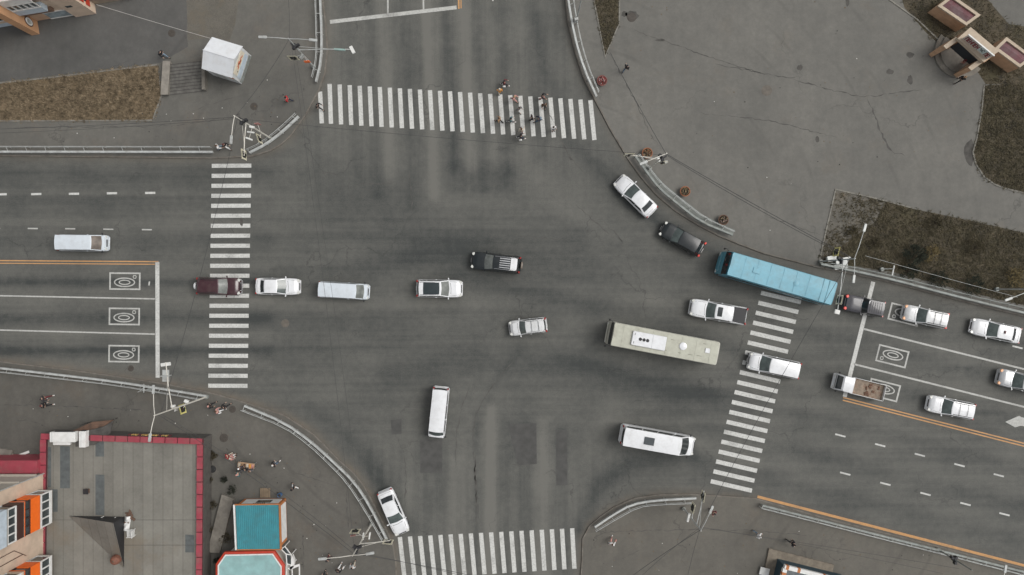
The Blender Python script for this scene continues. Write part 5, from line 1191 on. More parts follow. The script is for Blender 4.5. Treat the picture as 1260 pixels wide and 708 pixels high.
# ---------------------------------------------- flat roofed building with the red parapet
def red_rim():
    zt = 2.6; c = [W2(49.5, 534, zt), W2(249, 540.3, zt), W2(247.5, 770, zt), W2(46.5, 770, zt)]
    o = Vector((c[0][0], c[0][1], .12)); t = thing('flat_roofed_building', 'single storey building with a grey sheeted flat roof and a red parapet', 'building', o)
    Z = Vector((0, 0, 1))
    MB().prism(c, 0, 2.22, 0).build('wall', mat('grey_brown_wall', (.085, .078, .070), .85, var=.2, local=False), t, o)
    n = 0.62
    def inset(d):
        return [(c[0][0] + d, c[0][1] - d), (c[1][0] - d, c[1][1] - d), (c[2][0] - d, c[2][1] + d), (c[3][0] + d, c[3][1] + d)]
    q = inset(.58); rf = MB(); rf.add([(x, y, 2.245) for x, y in q], [(0, 1, 2, 3)]); rf.build('roof', ROOF1, t, o)
    pw = MB(); cp = MB()
    for k, (a, b) in enumerate(((0, 1), (1, 2), (2, 3), (3, 0))):
        A, B = Vector((*c[a], 0)), Vector((*c[b], 0)); d = (B - A); L = d.length; d.normalize(); nn = Vector((d.y, -d.x, 0))
        i0 = .56 if k in (1, 3) else 0; i1 = .56 if k in (1, 3) else 0
        ang = math.atan2(d.y, d.x); L2 = L - i0 - i1
        pw.box(A + d * (i0 + L2 / 2) + nn * .28 + Z * 2.37, (L2, .50, .30), ang)
        s = 1.24; cnt = int(L2 / s); s = L2 / cnt
        for i in range(cnt):
            if k == 0 and i in (1, 2, 3): continue
            cp.box(A + d * (i0 + (i + .5) * s) + nn * .27 + Z * 2.56, (s - .09, .60, .10), ang + random.uniform(-.004, .004), bev=.015)
    pw.build('parapet', RASPD, t, o); cp.build('parapet_cap', RASP, t, o)
    # low red link wall toward the apartment block
    lw = MB(); a, b = P(-40, 567, 3.1), P(49, 583, 3.1); lw.box(((a.x + b.x) / 2 - .3, (a.y + b.y) / 2, 1.6), (b.x - a.x, a.y - b.y, 3.0)); lw.build('red_link_roof', RASP, t, o)
    # patches on the roof
    PT = mat('bluish_roof_patch', (.095, .105, .105), .9, var=.2, local=False); pt = MB()
    for x0, y0, x1, y1 in ((74, 549, 86, 601), (117.5, 541, 128, 562), (117.5, 584, 128.5, 634), (228, 658, 239, 680), (58, 602, 71, 630), (59, 550, 63, 600)):
        pt = MB(); pt.add([P(x, y, 2.25) for x, y in ((x0, y0), (x1, y0 + .5), (x1, y1), (x0, y1))], [(0, 1, 2, 3)]); pt.build('roof_patch', PT, t, o)
    sm = MB(); 
    for y in (640, 671): 
        a, b = P(60 if y < 650 else 150, y, 2.253), P(240, y, 2.253); sm.box((a + b) / 2, (b.x - a.x, .035, .008))
    sm.build('cross_seam', CONCD, t, o)
    # lettering along the north edge: worn yellow characters seen from above
    lt = MB(); YL = mat('worn_yellow_letters', (.42, .27, .09), .7, local=False)
    for i in range(13):
        x = 159 + i * 4.1
        if i in (6,): continue
        p = P(x, 536.2 + (x - 160) * .03, 2.35); p.y += .12
        lt = MB(); lt.box(p, (.05, .10, .42)); lt.box(p + Vector((.18, 0, 0)), (.05, .10, .42))
        if i % 3 != 1: lt.box(p + Vector((.09, 0, .18)), (.13, .10, .05))
        if i % 2: lt.box(p + Vector((.09, 0, 0)), (.13, .10, .05))
        lt.build('sign_letter', YL if i % 3 else RASPD, t, o)
    # stair head: a folded sheet roof rising to one corner
    A, B, C, D = (P(85, 635, 2.25), P(153.2, 636, 2.25), P(152.6, 699, 2.25), P(70, 735, 2.25)); T = P(139.3, 643.5, 4.4)
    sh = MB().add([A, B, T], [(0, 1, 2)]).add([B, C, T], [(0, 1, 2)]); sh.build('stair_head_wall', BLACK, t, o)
    nrm = Z * .05; rr = MB(); M_ = (A + D) / 2 + Z * .05
    rr.add([A + nrm, T + nrm, C + nrm, A, T, C], [(0, 1, 2), (5, 4, 3), (0, 3, 4, 1), (1, 4, 5, 2), (2, 5, 3, 0)])
    rr.build('stair_head_roof', roll_roof('stair_roof_sheets', (.178, .170, .148), 0, 1.02), t, o)
    b = MB()
    for x, y in ((125, 637), (140, 638)):
        p = P(x, y, 2.7); b.box(p, (.5, .05, .05), .5)
    b.build('white_bracket', WHITEP, t, o)
    # entrance canopy at the north edge
    cn = MB().prism([W2(x, y, 2.25) for x, y in ((88, 531), (113, 519.5), (140, 517), (128, 524.5), (97, 533))], 2.1, 2.25); cn.build('canopy', RUST, t, o)
    MB().prism([W2(x, y, 2.42) for x, y in ((93, 534), (127, 525.5), (139, 519), (135, 534), (116, 548), (93, 550))], 2.3, 2.42).build('canopy_roof', CONCD, t, o)
    bk = MB()
    for x, y in ((103, 522), (136, 517.5)):
        p = P(x, y, 1.5); bk.tube([(p.x, p.y, .1), (p.x, p.y, 2.11)], .05, 6)
    bk.build('canopy_post', CONCD, t, o)
red_rim()
def ac(label, x0, y0, x1, y1, z, h, ledge=None):
    a, b = P(x0, y0, z + h), P(x1, y1, z + h); c = (a + b) / 2; c.z = z
    t = thing('air_conditioner', label, 'air conditioner', c, 0, 'white units on the red parapet'); w, d = b.x - a.x, a.y - b.y
    MB().box((0, 0, h / 2), (w, d, h), bev=.03).build('casing', WHITEP, t)
    MB().box((-w / 2 + .22, 0, h + .006), (.03, d * .96, .012)).build('seam', SILVER, t)
    if d < w: MB().box((-w * .12, -d / 2 - .18, .2), (w * .68, .36, .3), bev=.05).build('drip_tray', WHITEP, t)
    g = MB()
    for i in range(5): g.box((0, d / 2 + .012, h * (.2 + .14 * i)), (w * .8, .02, .03))
    g.build('grille', BLACK, t)
ac('wide white air conditioning unit on the red parapet, with a drip tray', 61, 532, 92, 544.5, 2.63, .7)
ac('narrow white air conditioning unit right of the wide one', 97, 531, 105, 551, 2.43, .7)
def small_things():
    p = P(160.5, 656, 2.6); t = thing('garden_chair', 'white slatted garden chair on the grey flat roof', 'chair', (p.x, p.y, 2.252), R(4))
    s = MB()
    for i in range(5): s.box((-.28 + i * .14, 0, .42), (.09, .74, .03))
    s.build('seat', WHITEP, t); bkm = MB()
    for i in range(5): bkm.box((.42 + .02 * i, -.30 + i * .15, .72), (.03, .09, .6))
    bkm.box((.44, 0, 1.0), (.04, .76, .07)); bkm.build('backrest', WHITEP, t)
    for x in (-.3, .36):
        for y in (-.32, .32): MB().box((x, y, .21), (.05, .05, .42)).build('leg', WHITEP, t)
    for y in (-.38, .38): MB().box((.02, y, .62), (.7, .05, .04)).build('armrest', WHITEP, t)
    p = P(153.5, 645, 2.7); sh = MB(); rnd = random.Random(3)
    sh.grid(lambda u, v: Vector((p.x - .35 + .6 * u + .25 * v, p.y - .8 + 1.5 * v, 2.28 + .35 * math.sin(math.pi * u) * (.5 + .5 * math.sin(v * 9)) + .06)), 8, 14)
    tag(sh.build('white_sheet', WHITEP, None, p), 'crumpled white sheet lying beside the stair head', 'sheet')
    p = P(161, 637.5, 2.4); jk = MB()
    for i in range(9): jk.box(p + Vector((random.uniform(-.6, .5), random.uniform(-.4, .5), -.08 + random.uniform(0, .1))), (random.uniform(.2, .8), random.uniform(.08, .3), .08), random.uniform(0, 3))
    tag(jk.build('rusty_scrap', RUST, None, p), 'heap of rusty scrap above the white garden chair on the roof', 'scrap')
    p = P(141, 690, 3.2); t = thing('rusty_tank', 'round rusty brown tank on the stair head roof', 'tank', (p.x, p.y, 2.35))
    BR = mat('rusty_tank_shell', (.17, .07, .045), .7, var=.35, scale=3); MB().lathe((0, 0, 0), [(.3, 0), (.46, .2), (.5, .6), (.42, .95), (.25, 1.12), (.02, 1.16)], 20).build('shell', BR, t, smooth=50)
    MB().lathe((0, 0, 1.12), [(.1, 0), (.12, .06), (.02, .1)], 12).build('cap', RUST, t)
    p = P(107, 604.5, 2.4); t = thing('roof_vent', 'small dark vent on the left part of the flat roof', 'vent', (p.x, p.y, 2.252)); MB().box((0, 0, .18), (.42, .42, .34)).build('duct', RUST, t); MB().box((0, 0, .38), (.52, .52, .05)).build('cap', BLACK, t)
    p = P(261.5, 577.5, .2); t = thing('old_tyre', 'black tyre lying on the ground beside the red rimmed building', 'tyre', (p.x, p.y, .13)); MB().lathe((0, 0, 0), [(.2, .02), (.34, 0), (.38, .08), (.36, .18), (.3, .22), (.2, .2)], 18).build('tread', RUBBER, t, smooth=50); MB().lathe((0, 0, .02), [(.19, 0), (.19, .1), (.05, .12)], 14).build('rim', RIM, t)
    shr = [('bare dark bush above the concrete ramp', 286, 603, .55, .8), ('small dark bush between the tyre and the ramp', 276, 590, .4, .5), ('scrubby dark bush in the narrow gap under the tyre', 258, 590, .45, .5), ('scrubby brown bush in the gap beside the ramp', 261, 622, .55, .5), ('scrubby bush behind the teal kiosk', 278, 662, .6, .6), ('brown bush at the red parapet corner', 262, 560, .5, .4), ('dark bush where the ramp meets the pale teal roof', 268, 690, .5, .5), ('scrubby bush near the bottom of the ramp gap', 256, 650, .5, .5)]
    for lb, x, y, r, h in shr: shrub(lb, (x, y), r, h, LEAF_O if 'brown' in lb or 'scrubby' in lb else LEAF_D, 170, .12)
    for o in COL.objects:
        if o.get('label') in [s[0] for s in shr]: o['group'] = 'scrub beside the red rimmed building'
    # market table
    p = P(303, 573, .8); t = thing('market_table', 'tan market table covered with small goods on the southwest pavement', 'table', (p.x, p.y, .12), R(-7))
    TB = mat('tan_table_cloth', (.40, .26, .16), .8); MB().box((0, 0, .76), (1.75, .62, .05), bev=.01).build('table_top', TB, t)
    for x in (-.8, .8):
        for y in (-.26, .26): MB().box((x, y, .37), (.05, .05, .74)).build('leg', GALV_D, t)
    rn = random.Random(5)
    for i, (nm, cm) in enumerate((('goods_tray', 'cream'), ('goods_tray', 'tan'), ('goods_tray', 'brown'), ('goods_tray', 'cream'), ('goods_tray', 'orange'), ('goods_tray', 'pink'))):
        q = MB(); x = -.7 + i * .28
        q.box((x, 0, .805), (.22, .40, .04), bev=.01)
        for _ in range(6): q.box((x + rn.uniform(-.07, .07), rn.uniform(-.15, .15), .84), (.07, .08, .06), rn.uniform(0, 3), bev=.01)
        g_ = q.build('goods_tray', cl(cm), None, Vector((0, 0, 0))); g_.location = t.location; g_.rotation_euler = t.rotation_euler
        tag(g_, 'goods tray on the tan market table, ' + ('first from the left', 'second from the left', 'third from the left', 'third from the right', 'second from the right', 'first from the right')[i], 'tray', 'trays of goods on the market table')
    p = P(326.5, 606.5, .2); t = thing('wooden_pallet', 'small tan wooden platform at the teal kiosk wall', 'platform', (p.x, p.y, .12)); pl = MB()
    for i in range(6): pl.box((-.45 + i * .18, 0, .14), (.15, 1.0, .03))
    pl.build('boards', mat('tan_boards', (.20, .15, .10), .85, var=.2), t); MB().box((0, .35, .06), (1.0, .1, .12)).build('bearer', RUST, t); MB().box((0, -.35, .06), (1.0, .1, .12)).build('bearer', RUST, t)
    p = P(344, 609.5, .6); t = thing('litter_bin', 'small blue bin at the corner of the teal kiosk', 'bin', (p.x, p.y, .12)); MB().lathe((0, 0, 0), [(.17, 0), (.2, .05), (.22, .62), (.2, .64), (.17, .6), (.15, .1)], 14).build('bin_body', cl('blue'), t, smooth=40); MB().lathe((0, 0, .58), [(.16, 0), (.02, .03)], 12).build('liner', BLACK, t)
    # concrete ramp block
    q = [W2(x, y, .55) for x, y in ((272.5, 609), (287, 614.5), (270, 681), (254.5, 680))]; o = Vector((*q[0], .12)); t = thing('concrete_ramp', 'long grey concrete ramp slab left of the teal kiosk', 'ramp', o)
    MB().prism(q, .1, .5).build('slab', CONC, t, o); a = [W2(x, y, .62) for x, y in ((275, 612), (286, 616), (285, 619), (274, 615.5))]; MB().prism(a, .5, .56).build('top_block', CONC, t, o)
    bd = [('white board leaning in the junk beside the red link roof', (22, 561), (2.2, .25, .08), .35, WHITEP), ('grey slab on the junk heap at the left edge', (5, 557), (1.6, .7, .3), -.1, CONC), ('short cream board on the junk heap at the left edge', (8, 563), (1.2, .5, .12), .15, CREAMW), ('small red box in the junk beside the red link roof', (17, 563.5), (.5, .35, .3), .3, RASP)]
    for lb, px, sz, an, m in bd:
        p = P(*px, .4); ob = MB().box((0, 0, sz[2] / 2), sz, 0, bev=.02).build('junk_board', m); ob.location = (p.x, p.y, .13); ob.rotation_euler = (0, 0, an); tag(ob, lb, 'junk', 'junk at the left edge')
small_things()

# ---------------------------------------------- apartment block with glazed balconies
def apartment():
    X = -47.7; Y = -19.0; o = Vector((X, Y, .12)); t = thing('apartment_block', 'peach apartment block with orange, brown and blue glazed balconies', 'building', o)
    HT = 15.0
    MB().box((X - 10, Y - 22, HT / 2), (20, 44, HT)).build('wall', PEACHL, t, o)
    nw = MB(); nw.box((X - 10.02, Y + .02, HT / 2), (20, .06, HT)); nw.build('north_wall', CREAMW, t, o)
    pipe = MB()
    for yy, z0, z1 in ((Y - 6.2, 7.2, 12), (Y - 7.0, 6.0, 10.5)): pipe.tube([(X + .06, yy, z0), (X + .06, yy, z1)], .03, 6)
    pipe.tube([(X + .06, Y - 6.2, 7.2), (X + .06, Y - 7.3, 5.4)], .03, 6); pipe.build('cable_pipe', BROWNP, t, o)
    cor = MB().tube([(X + .08, Y + .08, 0), (X + .08, Y + .08, HT)], .06, 8); cor.build('downpipe', GALV, t, o)
    lg = MB(); lg.box((X - 9.5, Y + .12, 3.7), (19, .3, .1)); lg.box((X - 9.5, Y + .12, 6.4), (19, .2, .08)); lg.build('ledge', CREAMW, t, o)
    def storey(y0, y1, z0, zw, z1, front, pm_, framed, side=None):
        """one glazed balcony: slab, coloured panel z0..zw, windows zw..z1"""
        w = y0 - y1; yc = (y0 + y1) / 2; d = front - X
        b = MB().box((X + d / 2, yc, z0 - .04), (d, w, .10)).build('balcony', CONC, t, o)
        pn = MB(); pn.box((front - .04, yc, (z0 + zw) / 2 + .005), (.08, w, zw - z0)); 
        for yy in (y0 - .04, y1 + .04): pn.box((X + d / 2 - .05, yy, (z0 + zw) / 2 + .005), (d - .1, .06, zw - z0))
        pn.build('panel', pm_, b, o)
        g = MB(); g.box((front - .10, yc, (zw + z1) / 2), (.04, w - .1, z1 - zw - .02)); g.box((X + d / 2 - .06, y0 - .10, (zw + z1) / 2), (d - .14, .04, z1 - zw - .02)); g.build('pane', GLASSB, b, o)
        f = MB(); n = 4; fm = WHITEP if framed else BROWNP; th = .12 if framed else .06
        for i in range(n + 1): f.box((front - .05, y1 + .05 + (w - .1) * i / n, (zw + z1) / 2), (.12, th, z1 - zw))
        for zz in (zw + .05, z1 - .05): f.box((front - .052, yc, zz), (.14, w, .12 if framed else .06))
        f.box((X + .05, y0 - .06, (zw + z1) / 2), (.1, .12, z1 - zw)); f.build('window_frame', fm, b, o)
        MB().box((X + d / 2, yc, z1 + .06), (d + .06, w + .06, .1)).build('cover_slab', WHITEP if framed else pm_, b, o)
    for dy in (0, -6.55, -13.1):
        y0, y1 = -20.35 + dy, -23.65 + dy
        storey(y0, y1, 3.5, 3.75, 5.25, -46.25, WHITEP, True)
        storey(y0 + .0, y1, 5.42, 6.9, 7.75, -46.27, ORANGE, False)
        if dy == 0:
            storey(y0, y1, 7.95, 9.0, 10.25, -46.25, BROWNP, True); storey(y0 + .05, y1 - .05, 10.42, 11.9, 13.0, -46.2, PALEB, True)
        else:
            storey(y0, y1, 7.95, 8.3, 9.6, -46.25, PEACHL, True); storey(y0, y1, 9.8, 11.0, 12.3, -46.25, PEACHL, True)
apartment()

# ---------------------------------------------- teal kiosks
TEAL = mat('teal_corrugated_sheet', (.045, .235, .275), .55, var=.12, scale=1.2, dirt=(.07, .14, .15), dirt_amt=.5, local=False); TEALL = mat('pale_teal_roof', (.25, .42, .415), .7, var=.12, scale=.9, dirt=(.18, .25, .25), dirt_amt=.5, local=False); REDF = mat('red_fascia', (.42, .04, .018), .55, local=False); ORT = mat('orange_trim', (.42, .15, .045), .65, var=.1, local=False)
def kiosks():
    zr = 2.75; c = [Vector(P(*q, zr)) for q in ((288.6, 621.6), (343.6, 620.8), (345.2, 676), (291, 676.4))]
    o = Vector((c[0].x, c[0].y, .12)); t = thing('street_kiosk', 'teal roofed kiosk with orange trim and white walls', 'kiosk', o)
    q = [(p.x, p.y) for p in c]; cx = sum(p[0] for p in q) / 4; cy = sum(p[1] for p in q) / 4; ins = [(cx + (x - cx) * .955, cy + (y - cy) * .955) for x, y in q]
    MB().prism(ins, .08, 2.62).build('wall', ORT, t, o)
    A, B, C, D = c; Lx = (B - A).length; u = (B - A).normalized(); v = (D - A).normalized()
    rf = MB(); n = 22
    prof = []
    for i in range(n + 1):
        for k, h in ((0, 0), (.35, 0), (.45, .045), (.75, .045), (.85, 0)):
            if i + k <= n: prof.append((i + k, h))
    for i in range(len(prof) - 1):
        (a, ha), (b, hb) = prof[i], prof[i + 1]
        p0 = A.lerp(B, .02 + .96 * a / n); p1 = A.lerp(B, .02 + .96 * b / n); q0 = D.lerp(C, .02 + .96 * a / n); q1 = D.lerp(C, .02 + .96 * b / n); Zv = Vector((0, 0, 1))
        rf.add([p0 + Zv * ha, p1 + Zv * hb, q1 + Zv * hb, q0 + Zv * ha], [(3, 2, 1, 0)])
    rf.build('roof', TEAL, t, o)
    for nm, (a, b), m_, w, dz in (('fascia', (A, B), ORT, .10, .0), ('fascia', (B, C), ORT, .13, -.003), ('edge_strip', (D, A), WHITEP, .16, .003), ('fascia', (C, D), ORT, .1, -.006)):
        d = (b - a); L = d.length; d.normalize(); nn = Vector((d.y, -d.x, 0)); nn = nn if nn.dot(a - Vector((cx, cy, 0))) > 0 else -nn
        MB().box((a + b) / 2 + nn * (w / 2 - .03) + Vector((0, 0, -.06 + dz)), (L + .06, w, .24), math.atan2(d.y, d.x)).build(nm, m_, t, o)
    def wall_panel(nm, a, b, z0, z1, m_, u0, u1, off=.025):
        a, b = Vector((*a, 0)), Vector((*b, 0)); d = b - a; L = d.length; d.normalize(); nn = Vector((d.y, -d.x, 0)); nn = nn if nn.dot((a + b) / 2 - Vector((cx, cy, 0))) > 0 else -nn
        p = a + d * L * (u0 + u1) / 2 + nn * off; return MB().box((p.x, p.y, (z0 + z1) / 2), (L * (u1 - u0), .05, z1 - z0), math.atan2(d.y, d.x)).build(nm, m_, t, o)
    wall_panel('white_panel', ins[1], ins[2], .35, 2.3, WHITEP, .06, .92); wall_panel('white_panel', ins[0], ins[1], .5, 2.35, WHITEP, .08, .94); 
    wall_panel('service_window', ins[0], ins[1], 1.0, 1.9, GLASSB, .4, .75, .05)
    for i in range(6): wall_panel('sign_mark', ins[0], ins[1], 2.05, 2.2, CONCD, .36 + i * .05, .39 + i * .05, .05)
    # octagonal kiosk with the pale roof
    z2 = 2.95; oc = [W2(*p, z2) for p in ((268, 695.5), (277.3, 682.3), (336, 681), (347, 697), (347, 760), (268, 760))]; o = Vector((*oc[0], .12)); t = thing('street_kiosk', 'pale teal roofed kiosk with cut corners and a red fascia', 'kiosk', o)
    cx = sum(p[0] for p in oc) / 6; cy = sum(p[1] for p in oc) / 6
    def sc_(f): return [(cx + (x - cx) * f, cy + (y - cy) * f) for x, y in oc]
    MB().prism(sc_(.97), .08, 2.8).build('wall', mat('white_kiosk_wall', (.55, .53, .48), .7, local=False), t, o)
    MB().prism(sc_(1.0), 2.85, 2.95).build('roof', TEALL, t, o)
    o8 = sc_(1.0); ou = [Vector((*p, 0)) for p in o8]; fa = MB()
    fa.sweep([ou[-1], *ou[:5]], [(.0, 2.62), (.22, 2.62), (.22, 2.93), (.0, 2.99)]); fa.build('fascia', REDF, t, o)
    MB().sweep([ou[-1], *ou[:5]], [(-.14, 2.96), (-.02, 2.96), (-.02, 3.03), (-.14, 3.03)]).build('gutter', WHITEP, t, o)
    # framed porch on the right side
    z3 = 2.3; t2 = thing('kiosk_porch', 'white framed porch with dark glass right of the pale teal roof', 'porch', Vector((*W2(352, 690, 0), .12))); o2 = t2.location.copy()
    pts = [P(x, y, z3) for x, y in ((346, 676), (352, 682), (353, 694), (352, 716))]; qts = [P(x, y, z3 - .5) for x, y in ((350.5, 672.5), (358.5, 683), (359, 696), (360, 716))]
    fr = MB()
    for L_ in (pts, qts):
        for a, b in zip(L_, L_[1:]): fr.tube([a, b], .06, 6)
    for a, b in zip(pts, qts): fr.tube([a, b], .055, 6)
    for p in qts: fr.tube([Vector((p.x, p.y, .1)), p], .05, 6)
    fr.build('frame', WHITEP, t2, o2)
    for i_ in (0, 1): 
        dn = Vector((0, 0, .035)); MB().add([pts[i_] - dn, qts[i_] - dn, qts[i_ + 1] - dn, pts[i_ + 1] - dn], [(0, 1, 2, 3)]).build('pane', GLASSB, t2, o2)
    zr4 = 1.9; MB().prism([W2(x, y, zr4) for x, y in ((359.5, 684), (362, 690), (361.5, 697.5), (357.5, 702), (354, 700), (358, 696), (358, 688))], zr4 - .5, zr4).build('side_panel', WHITEP, t2, o2)
    MB().prism([W2(x, y, zr4) for x, y in ((356, 698), (368.5, 694), (369, 696.5), (357, 701.5))], zr4 - .05, zr4).build('handrail', WHITEP, t2, o2); MB().prism([W2(x, y, zr4) for x, y in ((367.6, 696.8), (369, 696.6), (369.3, 715), (367.8, 715))], zr4 - .05, zr4 - .002).build('handrail', WHITEP, t2, o2)
    MB().prism([W2(x, y, .3) for x, y in ((347, 705), (352, 698), (356, 700), (354, 716), (347, 716))], .1, .3).build('step', CONC, t2, o2)
kiosks()

# ---------------------------------------------- white kiosk with a pitched roof
def white_kiosk():
    ze, zr = 2.85, 3.75
    F = [Vector((*W2(*q, .12), 0)) for q in ((274, 58), (309.2, 68.7), (297.4, 103.8), (262.6, 93))]
    o = Vector((F[0].x, F[0].y, .12)); t = thing('street_kiosk', 'white kiosk with a pitched roof and an orange emblem on its gable', 'kiosk', o)
    Z = Vector((0, 0, 1)); m0, m1 = (F[0] + F[3]) / 2, (F[1] + F[2]) / 2
    w = MB(); v = [p + Z * .08 for p in F] + [p + Z * (ze - .02) for p in F] + [m0 + Z * (zr - .08), m1 + Z * (zr - .08)]
    w.add(v, [(0, 1, 5, 4), (2, 3, 7, 6), (1, 2, 6, 9, 5), (3, 0, 4, 8, 7), (3, 2, 1, 0)]); w.build('wall', mat('white_kiosk_boards', (.58, .60, .60), .6, var=.08, dirt=(.4, .36, .3), dirt_amt=.5, local=False), t, o)
    L = (F[1] - F[0]).normalized(); s = (F[3] - F[0]).normalized(); ov, os_ = .22, .12
    def slab(nm, a, b, ra, rb, m_):
        x = MB(); a, b, ra, rb = (a + Z * ze, b + Z * ze, ra + Z * zr, rb + Z * zr); up = Z * .07
        x.add([a, b, rb, ra, a + up, b + up, rb + up, ra + up], [(0, 3, 2, 1), (4, 5, 6, 7), (0, 1, 5, 4), (1, 2, 6, 5), (2, 3, 7, 6), (3, 0, 4, 7)]); return x.build(nm, m_, t, o)
    RW = mat('white_roof_sheet', (.66, .68, .70), .45, var=.04, dirt=(.5, .48, .45), dirt_amt=.4, local=False)
    slab('roof', F[0] - L * ov * .3 - s * os_, F[1] + L * .06 - s * os_, m0 - L * ov * .3 - s * .004, m1 + L * .06 - s * .004, RW); slab('roof', F[3] - L * ov * .3 + s * os_, F[2] + L * .06 + s * os_, m0 - L * ov * .3 + s * .004, m1 + L * .06 + s * .004, RW)
    MB().tube([m0 - L * .1 + Z * (zr + .08), m1 + L * .05 + Z * (zr + .08)], .045, 8).build('ridge', RW, t, o)
    nn = L; ang = math.atan2(s.y, s.x); dw = (F[2] - F[1]).length
    def pan(nm, z0, z1, f0, f1, m_, off): p = F[1].lerp(F[2], (f0 + f1) / 2) + nn * off; return MB().box((p.x, p.y, (z0 + z1) / 2), (dw * (f1 - f0), .04, z1 - z0), ang).build(nm, m_, t, o)
    pan('sign_board', 1.9, 2.95, .1, .88, mat('cream_sign_board', (.66, .60, .48), .6, local=False), .03); pan('shutter', .95, 1.8, .1, .9, PALEB, .03); pan('counter', .82, .92, .05, .95, GALV, .06); pan('plinth', .1, .8, .03, .97, GALV_D, .025)
    OE = mat('orange_red_emblem', (.50, .12, .045), .6, local=False); e = MB(); pc = F[1].lerp(F[2], .48) + nn * .065
    for dx, z, wx, hz in ((-.5, 2.45, .35, .16), (-.15, 2.35, .5, .3), (.25, 2.5, .4, .2), (.0, 2.62, .3, .12), (.5, 2.3, .3, .12), (-.75, 2.3, .2, .1)): q = pc + s * dx; e.lathe((0, 0, 0), [(.0001, 0)], 3) if False else e.box((q.x, q.y, z), (wx, .03, hz), ang, bev=.012)
    e.build('emblem', OE, t, o); e2 = MB()
    for dx, z in ((-.25, 2.38), (.1, 2.5), (.85, 2.2)): q = pc + s * dx + nn * .02; e2.box((q.x, q.y, z), (.16, .02, .12), ang)
    e2.build('emblem_mark', CONCD, t, o)
    q = F[3].lerp(F[2], .9) + s * .02; MB().box((q.x, q.y, 2.4), (.5, .06, .6), math.atan2(L.y, L.x)).build('orange_corner_panel', ORT, t, o)
    q = F[3].lerp(F[2], .4) + s * .02; MB().box((q.x, q.y, 1.3), (1.1, .06, 1.8), math.atan2(L.y, L.x)).build('door', GALV, t, o)
    # steps, side wall and a parapet block left of it
    st_o = P(229, 95, .12); t = thing('concrete_steps', 'flight of shallow concrete steps left of the white kiosk', 'steps', st_o); sm = MB()
    for i in range(9):
        ya, yb = 78 + i * 4.1, 78 + (i + 1) * 4.1; z = .42 - i * .033
        sm.prism([W2(207 + .0 * i, ya + 2.0, z), W2(249.5, ya - 2.6, z), W2(249.5, yb - 2.6, z), W2(207, yb + 2.0, z)], .05, z)
    jn = MB()
    for i in range(10):
        ya = 78 + i * 4.1; z = .42 - max(0, i - 1) * .033 + .004; jn.add([Vector((*W2(x, y, z), z)) for x, y in ((207.3, ya + 1.6), (249.2, ya - 3.0), (249.2, ya - 2.0), (207.3, ya + 2.6))], [(0, 1, 2, 3)])  # thin dark line drawn along the edge of each tread
    sm.build('treads', mat('step_concrete', (.125, .12, .108), .9, var=.25, dirt=(.06, .055, .05), dirt_amt=.5, local=False), t, st_o)
    tag(jn.build('tread_edge_lines', CONCD, t, st_o), kind='stuff'); q = [W2(*p, .9) for p in ((247.5, 66), (251.5, 66), (251.5, 110), (248, 110))]; MB().prism(q, .05, .85).build('side_wall', CONC, t, st_o)
    q = [W2(*p, .7) for p in ((200.5, 75.5), (208.5, 75.5), (205.8, 116), (197.8, 116))]; oo = Vector((*q[0], .12)); t = thing('concrete_parapet', 'pale concrete parapet block at the right end of the brown verge', 'parapet', oo); MB().prism(q, .05, .62).build('block', CONC, t, oo); q = [W2(*p, .75) for p in ((200, 75), (209, 75), (206.3, 116.5), (197.3, 116.5))]; MB().prism(q, .622, .72).build('coping', mat('pale_coping', (.24, .22, .19), .9, var=.2, local=False), t, oo)
white_kiosk()

